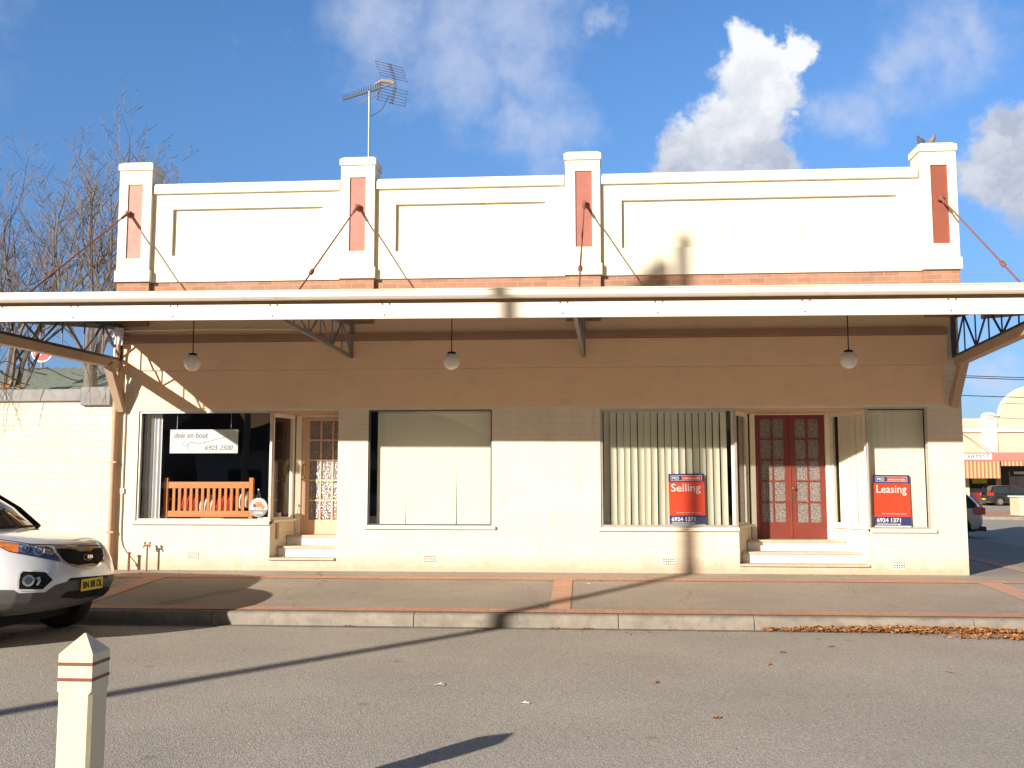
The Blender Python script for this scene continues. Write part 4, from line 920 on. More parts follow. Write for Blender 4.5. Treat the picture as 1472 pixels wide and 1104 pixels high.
t = thing('garden_tap', (-6.82, -.16, pathz(0, -.16)), 'old standpipe tap standing against the cream wall below the bench window', 'tap')
MB().tube([(0, 0, 0), (0, 0, .40)], .014, 8).build('standpipe', M['rust'], t, smooth=True)
b = MB(); b.tube([(-.05, 0, .40), (.05, 0, .40)], .014, 8); b.tube([(-.045, 0, .40), (-.05, -.03, .37)], .012); b.tube([(.045, 0, .40), (.05, -.03, .37)], .012); b.box(-.05, -.03, -.02, .02, .42, .45); b.box(.03, .05, -.02, .02, .42, .45)
b.build('tap_head', M['rust'])
bpy.data.objects['tap_head'].parent = t
t = thing('pipe_stub', (-7.12, -.14, pathz(0, -.14)), 'short rusty pipe stub rising from the footpath beside the curved conduit', 'pipe')
MB().tube([(0, 0, 0), (0, 0, .26)], .02, 8).build('stub', M['rust'], t, smooth=True); MB().tube([(0, 0, .26), (0, 0, .29)], .027, 8).build('pipe_cap', M['rust'], t)

# ------------------------------------------------------------------ left side: wall, roof, trees, disc sign
t = thing('boundary_wall', (-12, .1, .3), 'cream painted brick boundary wall left of the shop with grey metal capping', 'wall')
T = lambda b, name, mat, **k: under(t, b.build(name, mat, **k))
b = MB(); b.box(-19, -7.56, .05, .28, 0, 2.37); b.box(-19, -7.56, .07, .28, 2.372, 3.0); T(b, 'wall_face', M['sidewall'])
b = MB(); b.box(-19, -8.10, .015, .32, 3.0, 3.20); b.box(-8.098, -7.60, -.005, .32, 2.93, 3.23); T(b, 'capping', M['lead'], bevel=.012)
t = thing('green_shed', (-9.5, 6.5, .0), 'low shed with faded pale green sheet roof behind the boundary wall', 'shed')
b = MB(); b.box(-13, -7.7, 4.2, 9, 0, 3.5); T(b, 'shed_wall', M['tan'])
b = MB(); vs = []
for i in range(101):
    x = -13.2+5.6*i/100; w_ = .02*math.sin(i*math.pi/2)
    vs += [(x, 4.0, 3.50+w_), (x, 6.6, 4.35+w_)]
b.add(vs, [(2*i, 2*i+2, 2*i+3, 2*i+1) for i in range(100)]); T(b, 'shed_roof', M['greenroof'], fix=False)
t = thing('disc_sign', (-15.75, 12, 0), 'red and white round sign on a thin post behind the bare branches', 'sign')
T(MB().tube([(-15.75, 12.03, 0), (-15.75, 12.03, 5.5)], .04, 8), 'post', M['galv'])
T(MB().lathe([(0, -.02), (.30, -.02), (.33, -.01), (.33, .02), (0, .02)], (-15.75, 12, 5.50), 'y', 40), 'disc', M['signwhite'])
T(MB().lathe([(0, -.028), (.285, -.028), (.285, -.022), (0, -.022)], (-15.75, 12, 5.50), 'y', 40), 'red_face', pmat('sign_red', (.62, .02, .02), .5))
b = MB(); 
for s in range(3): stroke(b, [(-.22+.0*s, .1-.09*s), (-.12, .16-.09*s), (-.02, .06-.09*s), (.08, .15-.09*s), (.2, .07-.09*s)], .022, 0)
b.v = [(v[0]-15.75, v[1]+11.965, v[2]+5.50) for v in b.v]; T(b, 'script', M['signwhite'])

def tree(x, y, h, seed, lb, lean=(0, 0), spread=1., r0=.16, stems=5, trunk_h=1.2, forward=0., droop=0):
    rnd = random.Random(seed); t = thing('bare_tree', (x, y, 0), lb, 'tree', 'bare winter trees left of the shop')
    tb = MB(); fork = Vector((lean[0]*.3, lean[1]*.3, trunk_h))
    tb.tube([(0, 0, -.1), (0, 0, .05), fork*.5, fork, fork+Vector((0, 0, .25))], [r0*1.35, r0*1.15, r0, r0*.95, r0*.7], 10); tb.build('trunk', M['bark'], t, smooth=True)
    cb = MB(); cnt = [0]
    def grow(p, d, L, r, lev):
        if cnt[0] > 5200: return
        nseg = max(2, int(L/.22)); pts = [p]; rs = [r]; q = p; dd = d
        kids = []
        for i in range(nseg):
            dd = (dd+Vector((rnd.gauss(0, .10), rnd.gauss(0, .10), rnd.gauss(.09, .05)))).normalized()
            q = q+dd*(L/nseg); pts.append(q); rs.append(max(.004, r*(1-.70*(i+1)/nseg))); kids.append((q, dd, rs[-1], (i+1)/nseg))
        cb.tube(pts, rs, 6 if r > .03 else (4 if r > .012 else 3), caps=False); cnt[0] += 1
        if lev >= 5 or L < .16: return
        for (q, dd, rr, f) in kids:
            if f < .18: continue
            k = 1 if rnd.random() < (.70 if lev < 4 else .52) else 0
            if lev >= 2 and rnd.random() < .2: k += 1
            for _ in range(k):
                ax = Vector((rnd.gauss(0, 1), rnd.gauss(0, 1), rnd.gauss(0, .3))).cross(dd)
                if ax.length < .01: continue
                ang = R(rnd.uniform(24, 52)) if lev < 3 else R(rnd.uniform(30, 70))
                nd_ = (Matrix.Rotation(ang, 3, ax.normalized()) @ dd); nd_.z += .22; nd_.normalize()
                grow(q, nd_, L*rnd.uniform(.36, .60)*(1.1-f*.45), max(.003, rr*.62), lev+1)
    for i in range(stems):
        a = 2*math.pi*(i+.4*rnd.random())/stems
        d = Vector((math.cos(a)*.42*spread+lean[0], math.sin(a)*.34*spread+lean[1]-forward, 1)).normalized()
        grow(fork, d, (h-trunk_h)*rnd.uniform(.72, 1.0), r0*rnd.uniform(.28, .42), 1)
    for i in range(droop):
        p = Vector((rnd.uniform(-.9, 1.35), 0, 0)); dx = rnd.gauss(0, .05); top = rnd.uniform(3.35, 3.75); pts = []; ln = rnd.uniform(.6, 1.1); n_ = 12
        for k in range(n_):
            f = k/(n_-1); p.x += dx+rnd.gauss(0, .018); dx = dx*.9+rnd.gauss(0, .012)
            yy = .75-.95*min(1, f*2.2); zz = top-.12*math.cos(f*5)-ln*max(0, f-.35)**1.1*1.5
            pts.append(Vector((p.x, -y+yy-.02*f, zz)))
            if k > 5 and rnd.random() < .7:
                e = Vector((rnd.choice((-1, 1))*rnd.uniform(.3, 1), -.05, -.75)).normalized(); q_ = pts[-1]; l_ = rnd.uniform(.12, .3); cb.tube([q_, q_+e*l_*.6, q_+e*l_+Vector((0, 0, -.05))], [.0035, .0028, .0015], 3, caps=False)
        cb.tube(pts, [.010*(1-.75*q/len(pts)) for q in range(len(pts))], 4, caps=False)
    cb.build('crown', M['bark'], t, smooth=True, fix=False)
tree(-9.15, 2.3, 7.6, 11, 'bare winter tree with forked trunk directly behind the boundary wall beside the shop', r0=.13, stems=6, trunk_h=3.6, forward=.05, droop=8)
tree(-11.4, 3.2, 7.6, 5, 'bare winter tree with leaning thick limbs at the left edge behind the wall', lean=(.12, 0), spread=1.2, r0=.14, stems=6, trunk_h=3.0, droop=7)
tree(-13.0, 13.0, 9.0, 21, 'farther bare winter tree whose thin tips show above the left parapet', spread=.9, r0=.2, stems=6, trunk_h=3.5)
tree(-14.2, 6.5, 8.0, 31, 'bare winter tree farthest left behind the wall', lean=(.1, 0), spread=1.3, r0=.15, stems=6, trunk_h=3.0)
# hedge of dead leaves
rnd = random.Random(3); b = MB()
for i in range(2600):
    x = rnd.uniform(-15, -10.6); y = rnd.uniform(2.0, 3.2); z = 2.6+1.15*math.sqrt(max(0, rnd.random()))*(1-.12*(x+15)/4)*rnd.uniform(.7, 1)
    u = Vector((rnd.gauss(0, 1), rnd.gauss(0, 1), rnd.gauss(0, 1))).normalized()*.045; v_ = u.orthogonal()*.7
    p = Vector((x, y, z)); b.add([p-u, p+v_, p+u, p-v_], [(0, 1, 2, 3)], M['leaf'] if rnd.random() < .4 else M['leaf2'] if rnd.random() < .3 else M['bark'])
b.build('dry_hedge', None, fix=False, label='tangled hedge of dry orange leaves above the boundary wall at the left edge', cat='hedge')

# ------------------------------------------------------------------ vehicles
def superlayer(xf, xr, w_, z, dep, depr, nf=2.6, nr=3.4, N=15):
    pts = []
    for i in range(N+1):      # front: from right side (-y) to left side (+y)
        a = -math.pi/2+math.pi*i/N; s = math.sin(a); c = math.cos(a)
        pts.append((xf-dep+dep*abs(c)**(2/nf), w_*math.copysign(abs(s)**(2/nf), s), z))
    for k in range(1, 8):
        s = k/8; pts.append((xf-dep+(xr+depr-(xf-dep))*s, w_, z))
    for i in range(N+1):
        a = math.pi/2-math.pi*i/N; s = math.sin(a); c = math.cos(a)
        pts.append((xr+depr-depr*abs(c)**(2/nr), w_*math.copysign(abs(s)**(2/nr), s), z))
    for k in range(1, 8):
        s = 1-k/8; pts.append((xf-dep+(xr+depr-(xf-dep))*s, -w_, z))
    return pts
def loft(layers):
    n = len(layers[0]); vs = [p for l in layers for p in l]
    fs = [(j*n+i, j*n+(i+1) % n, (j+1)*n+(i+1) % n, (j+1)*n+i) for j in range(len(layers)-1) for i in range(n)]
    return vs, fs+[tuple(range(n))[::-1], tuple((len(layers)-1)*n+i for i in range(n))]
def cut_arches(o, wheels, r, w_):
    for (x, z) in wheels:
        c = MB(); c.lathe([(.0, -w_-.3), (r, -w_-.3), (r, -w_+.28), (.0, -w_+.28)], (x, 0, z), 'y', 40); c.lathe([(.0, w_-.28), (r, w_-.28), (r, w_+.3), (.0, w_+.3)], (x, 0, z), 'y', 40)
        co_ = c.build('cutter'); md = o.modifiers.new('b', 'BOOLEAN'); md.object = co_; md.operation = 'DIFFERENCE'; md.solver = 'EXACT'
        dg = bpy.context.evaluated_depsgraph_get(); dg.update()
        me = bpy.data.meshes.new_from_object(o.evaluated_get(dg)); o.modifiers.clear(); o.data = me; bpy.data.objects.remove(co_)
def wheel(root, x, y, r, side):
    b = MB(); wd = .11
    b.lathe([(r*.64, -wd), (r*.95, -wd), (r, -wd*.75), (r, wd*.75), (r*.95, wd), (r*.64, wd)], (0, 0, 0), 'y', 36)
    o = bpy.data.objects.new('wheel', None); COL.objects.link(o); o.parent = root; o.location = (x, y, r)
    tb = b.build('tyre', M['tyre'], o, smooth=True)
    b = MB(); b.lathe([(r*.65, wd*side*.95), (r*.6, wd*side*.8), (r*.55, wd*side*.3)], (0, 0, 0), 'y', 36)
    b.lathe([(0, wd*side*.75), (r*.14, wd*side*.72), (r*.16, wd*side*.5)], (0, 0, 0), 'y', 20)
    for k in range(5):
        a = 2*math.pi*k/5; b.bar((math.cos(a)*r*.1, wd*side*.62, math.sin(a)*r*.1), (math.cos(a)*r*.62, wd*side*.70, math.sin(a)*r*.62), .07, .03, up=(0, 1, 0))
    b.build('rim', M['rim'], o, smooth=True)
    MB().lathe([(0, wd*side*.2), (r*.58, wd*side*.2)], (0, 0, 0), 'y', 24).build('brake_disc', M['steel'], o)
def car_base(root, body_tab, house_tab, roof_tab, paint, wheels, wr, dims, belt=.55):
    dep, depr = dims
    b = MB(); v_, f_ = loft([superlayer(xf, xr, w_, z, dep, depr) for z, xf, w_, xr in body_tab]); b.add(v_, f_)
    W = max(t_[2] for t_ in body_tab)
    o = b.build('body', None, None, fix=True)
    o.data.materials.append(M[paint]); o.data.materials.append(M['clad'])
    cut_arches(o, [(x, wr) for x in wheels], wr*1.16, W)
    while len(o.data.materials) < 2: o.data.materials.append(M['clad'])
    for p in o.data.polygons:
        p.use_smooth = True
        p.material_index = 1 if p.center.z < belt and abs(p.normal.z) < .95 and paint == 'silvercar' else (1 if p.center.z < .3 else 0)
    o.data.set_sharp_from_angle(angle=R(32)); o.parent = root
    b = MB(); v_, f_ = loft([superlayer(xf, xr, w_, z, d1, d2, 2.8, 3.2) for z, xf, w_, xr, d1, d2 in house_tab]); b.add(v_, f_); g = b.build('cabin_glass', M['carglass'], root, smooth=True)
    b = MB(); v_, f_ = loft([superlayer(xf, xr, w_, z, d1, d2, 2.8, 3.2) for z, xf, w_, xr, d1, d2 in roof_tab]); b.add(v_, f_); b.build('roof', M[paint], root, smooth=True)
    for x in wheels:
        for s in (-1, 1): wheel(root, x, s*(W-.13), wr, s)
    return o
suv = thing('parked_suv', (-5.37, -4.70, 0), 'white four wheel drive parked along the kerb at the left edge, nose in view', 'car', rz=R(-7))
SB_ = [(.30, -.50, .74, -4.5), (.34, -.26, .84, -4.58), (.40, -.11, .905, -4.64), (.47, -.04, .93, -4.67), (.58, -.0, .94, -4.685), (.70, -.0, .942, -4.68), (.80, -.03, .944, -4.67), (.88, -.075, .944, -4.66),
       (.95, -.12, .94, -4.65), (1.0, -.17, .925, -4.63), (1.04, -.23, .90, -4.6), (1.075, -.34, .865, -4.6), (1.11, -.52, .82, -4.58), (1.14, -.72, .77, -4.56), (1.165, -.95, .70, -4.54), (1.18, -1.15, .6, -4.5)]
HT = [(1.05, -1.0, .89, -4.55, .50, .4), (1.18, -1.12, .86, -4.5, .48, .4), (1.40, -1.38, .80, -4.42, .45, .4), (1.58, -1.70, .735, -4.3, .42, .4), (1.62, -1.84, .70, -4.2, .42, .4)]
RT = [(1.575, -1.69, .745, -4.33, .42, .4), (1.63, -1.84, .715, -4.28, .42, .4), (1.675, -2.09, .66, -4.15, .45, .4), (1.70, -2.4, .55, -3.9, .45, .4)]
body = car_base(suv, SB_, HT, RT, 'silvercar', (-.93, -3.63), .36, (.86, .5), belt=.47)
MAT = Matrix.LocRotScale(suv.location, suv.rotation_euler, None)
bmw = bmesh.new(); bmw.from_mesh(body.data); bvh = BVHTree.FromBMesh(bmw); inv = MAT.inverted(); inv3 = inv.to_3x3()
# outline work on the car nose: outlines are laid out in a plane square to one fixed direction and dropped onto the bodywork
CD = Vector((-.4797, .8737, -.0814)).normalized(); CP = Vector((-5.6, -4.9, .75)); CA = CD.cross(Vector((0, 0, 1))).normalized(); CB = CA.cross(CD)
def onbody(a, c, off, grow=0):
    p = CP+CA*a+CB*c-CD*4; h = bvh.ray_cast(inv @ p, inv3 @ CD, 12.)
    if h[0] is None:
        return None
    return h[0]+h[1]*off
def decal(name, poly, mat, off, parent, step=.03, rim=0):
    """poly in (a, c) metres -> thin skin lying on the bodywork, with its own thickness"""
    bm = bmesh.new(); vs = [bm.verts.new((a, c, 0)) for a, c in poly]; f = bm.faces.new(vs)
    bmesh.ops.triangulate(bm, faces=[f])
    for _ in range(7):
        es = [e for e in bm.edges if e.calc_length() > step]
        if not es: break
        bmesh.ops.subdivide_edges(bm, edges=es, cuts=1); bmesh.ops.triangulate(bm, faces=bm.faces)
    bad = []
    for v in bm.verts:
        q = onbody(v.co.x, v.co.y, off)
        if q is None: bad.append(v)
        else: v.co = q
    bmesh.ops.delete(bm, geom=bad, context='VERTS')
    ex = bmesh.ops.extrude_face_region(bm, geom=list(bm.faces)); 
    for v in [g for g in ex['geom'] if isinstance(g, bmesh.types.BMVert)]: v.co += (inv3 @ CD)*-(.004)
    bmesh.ops.recalc_face_normals(bm, faces=bm.faces)
    me = bpy.data.meshes.new(name); bm.to_mesh(me); bm.free(); me.materials.append(mat)
    for p in me.polygons: p.use_smooth = True
    me.set_sharp_from_angle(angle=R(40))
    o = bpy.data.objects.new(name, me); COL.objects.link(o); o.parent = parent; return o

D_lamp = [(-0.665, 0.373), (-0.597, 0.34), (-0.482, 0.31), (-0.309, 0.285), (-0.134, 0.264), (-0.093, 0.231), (-0.052, 0.171), (-0.004, 0.097), (-0.128, 0.126), (-0.275, 0.162), (-0.4, 0.187), (-0.497, 0.211), (-0.565, 0.25), (-0.633, 0.304)]
D_amber = [(-0.661, 0.362), (-0.597, 0.330), (-0.501, 0.306), (-0.415, 0.287), (-0.41, 0.198), (-0.497, 0.218), (-0.565, 0.256), (-0.629, 0.306)]
D_grille = [(-0.054, 0.23), (0.025, 0.233), (0.124, 0.222), (0.175, 0.199), (0.285, 0.202), (0.314, 0.231), (0.41, 0.239), (0.418, 0.157), (0.41, 0.103), (0.366, 0.067), (0.32, 0.074), (0.23, 0.066), (0.19, 0.057), (0.07, 0.082), (0.009, 0.127)]
D_chrome = [(-0.085, 0.26), (0.023, 0.268), (0.182, 0.267), (0.374, 0.267), (0.428, 0.235), (0.435, 0.135), (0.426, 0.083), (0.372, 0.037), (0.272, 0.019), (0.131, 0.039), (0.031, 0.078), (-0.02, 0.128)]
D_fogrim = [(-0.4, -0.027), (-0.378, 0.019), (-0.335, 0.028), (-0.132, 0.01), (-0.052, -0.083), (-0.059, -0.115), (-0.152, -0.197), (-0.392, -0.179), (-0.404, -0.131)]
D_fog = [(-0.376, -0.018), (-0.354, 0.01), (-0.151, -0.006), (-0.081, -0.087), (-0.168, -0.176), (-0.382, -0.162), (-0.383, -0.08)]
D_clad = [(-0.702, -0.155), (-0.43, -0.172), (-0.386, -0.205), (-0.142, -0.211), (-0.038, -0.137), (0.059, -0.114), (0.087, -0.078), (0.467, -0.061), (0.548, -0.053), (0.583, -0.174), (0.546, -0.28), (0.345, -0.335), (-0.085, -0.397), (-0.56, -0.392), (-0.69, -0.385)]
D_slot = [(0.078, -0.104), (0.096, -0.073), (0.472, -0.059), (0.476, -0.085), (0.246, -0.095)]
D_intake = [(-0.003, -0.27), (0.063, -0.215), (0.496, -0.183), (0.498, -0.229), (0.454, -0.276), (0.185, -0.295)]
circ = lambda c, r, n=20, k=1.: [(c[0]+r*math.cos(2*math.pi*i/n), c[1]+r*k*math.sin(2*math.pi*i/n)) for i in range(n)]
decal('bumper_cladding', D_clad, M['clad'], .002, suv)
decal('bumper_slot', D_slot, M['black'], .006, suv)
decal('air_intake', D_intake, M['black'], .006, suv)
decal('bonnet_seam', [(-.60, .352), (-.30, .292), (0, .279), (.18, .277), (.40, .275), (.43, .26), (.40, .268), (.18, .270), (0, .272), (-.30, .285), (-.60, .345)], M['black'], .0035, suv)
hl = decal('headlight', D_lamp, M['lampglass'], .003, suv)
decal('indicator', D_amber, M['amber'], .008, hl)
for c_, r_ in (((-0.35, 0.238), .044), ((-0.219, 0.217), .054)):
    decal('lamp_bowl', circ(c_, r_), M['lampclear'], .009, hl); decal('lamp_ring', circ(c_, r_*.72), M['lampglass'], .013, hl); decal('lamp_bulb', circ(c_, r_*.36), M['lampclear'], .017, hl)
decal('lamp_bowl', [(-.415, .285), (-.375, .28), (-.372, .2), (-.41, .2)], M['lampclear'], .009, hl)
gs = decal('grille_surround', D_chrome, M['chrome'], .004, suv)
decal('grille', D_grille, M['black'], .010, gs)
lg = decal('badge', circ((0.25, 0.134), .046, 24, .78), M['chrome'], .018, gs); decal('badge_face', circ((0.25, 0.134), .038, 24, .76), M['black'], .023, lg)
q0 = onbody(.25, .134, .036)
tx = text_mesh('badge_letters', 'KIA', .05, M['chrome'], (q0.x+.012, q0.y-.048, q0.z-.018), rot=(R(90), 0, R(90)), parent=lg, bold=.0015, width=.095)
fr_ = decal('fog_surround', D_fogrim, M['silvercar'], .007, suv)
decal('fog_recess', D_fog, M['black'], .013, fr_)
decal('fog_lamp', circ((-.302, -.084), .056), M['lampclear'], .022, fr_); decal('fog_lens', circ((-.302, -.084), .036), M['lampglass'], .027, fr_)
decal('fog_trim', [(-.245, -.06), (-.20, -.05), (-.19, -.09), (-.215, -.135), (-.232, -.13), (-.215, -.09)], M['lampclear'], .018, fr_)

# wing mirror, door lines, wipers, plate
b = MB(); b.ball((-1.95, -1.02, 1.18), .07, .13, .09, n=16); b.build('mirror', M['silvercar'], suv, smooth=True)
b = MB(); b.ball((-1.95, 1.02, 1.18), .07, .13, .09, n=16); b.build('mirror', M['silvercar'], suv, smooth=True)
for s in (-1, 1):      # A pillars
    MB().tube([(-1.27, s*.80, 1.165), (-1.52, s*.765, 1.37), (-1.92, s*.70, 1.60)], .035, 8).build('pillar', M['black'], suv, smooth=True)
MB().tube([(-1.02, -.5, 1.19), (-1.05, .1, 1.2)], .012, 5).build('wiper', M['black'], suv); MB().tube([(-1.02, .1, 1.2), (-1.12, .6, 1.19)], .012, 5).build('wiper', M['black'], suv)
MB().box(-4.0, -.7, -.78, .78, .18, .34).build('underbody', M['black'], suv)
pl = MB().box(-.006, .006, -.186, .186, -.062, .062).build('number_plate', M['plate'], suv, bevel=.003); pl.location = (.018, 0, .600)
text_mesh('plate_letters', 'BN 88 DL', .105, M['ink_blk'] if 'ink_blk' in M else M['black'], (.0078, -.168, -.036), rot=(R(90), 0, R(90)), parent=pl, width=.335, bold=.002)

hb_tab = [(.20, -.3, .70, -3.9), (.28, -.12, .80, -4.0), (.42, -.02, .86, -4.06), (.60, 0, .87, -4.08), (.74, -.05, .875, -4.07), (.84, -.14, .87, -4.05), (.90, -.3, .85, -4.02), (.94, -.55, .81, -3.98), (.98, -.9, .74, -3.95), (1.0, -1.1, .6, -3.9)]
hh = [(.90, -.85, .84, -4.0, .5, .35), (1.05, -1.1, .80, -3.95, .5, .35), (1.28, -1.55, .72, -3.75, .5, .35), (1.40, -1.85, .66, -3.6, .5, .35)]
hr = [(1.36, -1.72, .69, -3.68, .5, .35), (1.42, -1.95, .65, -3.62, .5, .35), (1.46, -2.3, .55, -3.4, .5, .35)]
def hatch(loc, rz, paint, lb):
    t = thing('parked_car', loc, lb, 'car', rz=rz)
    car_base(t, hb_tab, hh, hr, paint, (-.78, -3.3), .31, (.7, .35), belt=.0)
    for s in (-1, 1):
        MB().box(-4.02, -3.72, s*.865-.04 if s > 0 else -.905+.02, s*.865+.02 if s > 0 else -.865+.03, .72, .95).build('tail_light', M['redlens'], t, bevel=.02)
        b = MB(); b.box(-4.09, -3.98, min(s*.55, s*.80), max(s*.55, s*.80), .72, .93); b.build('tail_light', M['redlens'], t, bevel=.02)
        MB().bar((-3.72, s*.70, 1.37), (-3.98, s*.815, .95), .06, .10, up=(0, 1, 0)).build('pillar', M[paint], t)
        MB().bar((-2.55, s*.70, 1.37), (-2.6, s*.835, .95), .03, .07, up=(0, 1, 0)).build('pillar', M['black'], t)
    MB().box(-4.11, -4.07, -.24, .24, .42, .54).build('number_plate', M['plate'] if paint == 'blackcar' else M['signwhite'], t)
    MB().box(-4.1, -3.9, -.78, .78, .22, .36).build('rear_bumper', M['clad'], t, bevel=.02)
    return t
hatch((33.0, 58.6, 0), R(2), 'blackcar', 'black hatchback parked outside the chemist across the far street')
hatch((8.15, 16.9, 0), R(172), 'whitecar', 'white hatchback whose tail shows past the right corner of the shop')

# ------------------------------------------------------------------ bollard
t = thing('timber_bollard', (-2.285, -10.70, 0), 'cream timber bollard with pointed top and two maroon bands in the foreground', 'bollard', rz=R(0))
b = MB(); h = .080; hz = [(.0, h-.012), (.745, h-.012), (.765, h), (.90, h), (.955, h)]
vs = []
cut = .018
for z, r_ in [(-.1, h), (.76, h), (.775, h), (.945, h)]:
    vs += [(-r_, -r_, z), (r_, -r_, z), (r_, r_, z), (-r_, r_, z)]
k = .016
def octo(r_, c_, z): return [(-r_+c_, -r_, z), (r_-c_, -r_, z), (r_, -r_+c_, z), (r_, r_-c_, z), (r_-c_, r_, z), (-r_+c_, r_, z), (-r_, r_-c_, z), (-r_, -r_+c_, z)]
rings = [octo(h, k, -.1), octo(h, k, .752), octo(h, .0015, .768), octo(h, .0015, .93), octo(.004, .001, 1.012)]
b = MB(); vs = [p for r_ in rings for p in r_]
b.add(vs, [(j*8+i, j*8+(i+1) % 8, (j+1)*8+(i+1) % 8, (j+1)*8+i) for j in range(4) for i in range(8)]+[tuple(32+i for i in range(8))])
b.build('post', M['bollard'], t, bevel=.002)
b = MB()
for z in (.818, .886): 
    r_ = h+.0012; b.box(-r_, r_, -r_, r_, z-.0075, z+.0075)
b.build('band', M['maroon'], t)

# ------------------------------------------------------------------ leaves and scraps
def leafmesh(b, p, s, rnd, m):
    a = rnd.uniform(0, 6.28); u = Vector((math.cos(a), math.sin(a), rnd.uniform(-.35, .35)))*s; v_ = Vector((-math.sin(a), math.cos(a), rnd.uniform(-.5, .5)))*s*.6; c = Vector(p)
    b.add([c-u, c-u*.3+v_+Vector((0, 0, s*.3)), c+u*.5+v_*.9, c+u*1.1+Vector((0, 0, s*.25)), c+u*.5-v_*.9, c-u*.3-v_+Vector((0, 0, s*.3)), c+Vector((0, 0, s*.1))], [(0, 6, 1), (1, 6, 2), (2, 6, 3), (3, 6, 4), (4, 6, 5), (5, 6, 0)], m)
rnd = random.Random(9); b = MB()
for i in range(1500):
    x = rnd.triangular(1.9, 5.3, 4.0); dens_ = .4+.6*math.sin(max(0, min(1, (x-1.9)/3.4))*math.pi)
    y = KY-.03-abs(rnd.gauss(0, .075))*dens_; z = .012+rnd.random()*.075*dens_*max(0, 1-(KY-y)*3)
    leafmesh(b, (x, y, z), rnd.uniform(.014, .03), rnd, M['leaf'] if rnd.random() < .6 else M['leaf2'])
for i in range(420):
    x = rnd.gauss(4.75, .42); y = KY-.42+rnd.gauss(0, .055)+(x-4.7)*-.05
    leafmesh(b, (x, y, .012+rnd.random()*.03), rnd.uniform(.014, .03), rnd, M['leaf'] if rnd.random() < .5 else M['leaf2'])
for x0 in (-2.75, -.35, .0):
    for i in range(9): leafmesh(b, (x0+rnd.gauss(0, .06), KY-.05-rnd.random()*.03, .012), rnd.uniform(.012, .024), rnd, M['leaf'])
for i in range(70): leafmesh(b, (rnd.uniform(-6.4, -4.8), KY-.05-rnd.random()*.15, .012), rnd.uniform(.012, .022), rnd, M['leaf'])
for i in range(150): leafmesh(b, (rnd.uniform(-3.5, 6.5), KY-.05-abs(rnd.gauss(0, .22)), .008), rnd.uniform(.008, .02), rnd, M['leaf'] if rnd.random() < .5 else M['bark'])
for i in range(45): x = rnd.uniform(-6, 6.5); y = rnd.uniform(-3.2, -.1); leafmesh(b, (x, y, pathz(0, y)+.008), rnd.uniform(.007, .014), rnd, M['leaf'] if rnd.random() < .4 else M['bark'])
for i in range(60): x = rnd.uniform(-7, 5.6); leafmesh(b, (x, -.03-rnd.random()*.04, pathz(0, -.05)+.008), rnd.uniform(.007, .014), rnd, M['leaf'] if rnd.random() < .4 else M['bark'])
b.build('leaf_litter', None, kind='stuff', fix=False, label='drift of dry orange leaves along the kerb', cat='leaves')

for x, y, s_, lb in ((1.982, -4.982, .05, 'largest dry orange leaf lying alone on the asphalt right of centre'), (1.704, -5.636, .035, 'small curled brown leaf on the asphalt just nearer than the largest lone leaf'),
                  (2.54, -4.569, .04, 'thin dry leaf on the asphalt nearest to the leaf drift'), (3.24, -5.891, .045, 'pale tan leaf on the asphalt farthest right'),
                  (.93, -7.769, .035, 'pair of small dark red leaf pieces nearest to the camera'), (.606, -6.542, .04, 'bright orange leaf on the asphalt near the middle')):
    rr = random.Random(int(x*100)); q = MB()
    for k in range(3): leafmesh(q, (rr.uniform(-.03, .03), rr.uniform(-.02, .02), .008), s_*.62, rr, M['leaf2'] if 'tan' in lb else M['leaf'])
    o = q.build('fallen_leaf', None, fix=False, label=lb, cat='leaf', group='single leaves scattered on the road'); o.location = (x, y, 0)
for x, y, w_, h_, lb in ((-1.232, -6.764, .05, .035, 'flattened white paper scrap on the road left of centre'), (-.483, -7.407, .055, .014, 'thin pale strip of litter on the road near the bollard shadow tip'), (.036, -1.15, .05, .03, 'tiny white scrap lying on the footpath asphalt')):
    q = MB(); q.add([(-w_, -h_*.4, .004), (-.2*w_, -h_, .012), (w_, -h_*.3, .005), (w_*.7, h_*.8, .014), (-.5*w_, h_, .006)], [(0, 1, 2, 3, 4)]); q.add([(-w_*.3, -h_*.2, .007), (.5*w_, -h_*.2, .02), (w_*.3, h_*.6, .022)], [(0, 1, 2)])
    o = q.build('paper_scrap', M['palepaper'], fix=False, label=lb, cat='litter', group='scraps of litter on the ground'); o.location = (x, y, (pathz(0, y)) if y > KY else 0)


# ------------------------------------------------------------------ far side of the crossroads
t = thing('chemist_building', (34, 62, 0), 'distant pale yellow shop row with rounded gable, coral awning and chemist sign', 'building')
T = lambda b, name, mat, **k: under(t, b.build(name, mat, **k))
b = MB(); b.box(18, 60, 62, 63, 3.9, 6.55); b.box(18, 60, 63.01, 74, 0, 5.6)
arc = [(31.95, 6.55)]+[(34.9-2.95*math.cos(a), 6.75+2.2*math.sin(a)) for a in [math.pi*i/24 for i in range(25)]]+[(37.85, 6.55)]
b.prismy(arc, 62.001, 62.6); T(b, 'parapet_wall', M['chem'])
b = MB(); b.box(18, 60, 61.8, 61.99, 5.5, 5.85); b.box(30.35, 31.5, 61.85, 61.99, 3.9, 6.75); b.box(38.3, 39.4, 61.85, 61.99, 3.9, 6.75); b.ball((30.95, 61.9, 6.75), .6, .2, .28)
pts = [(34.9-3.05*math.cos(a), 62.3, 6.75+2.3*math.sin(a)) for a in [math.pi*i/24 for i in range(25)]]; b.tube(pts, .14, 6)
T(b, 'moulding', M['chemtrim'])
b = MB(); b.box(18, 60, 60.2, 61.98, 3.25, 3.3); b.box(18, 60, 60.1, 60.2, 3.28, 3.90); T(b, 'awning_fascia', M['coral'])
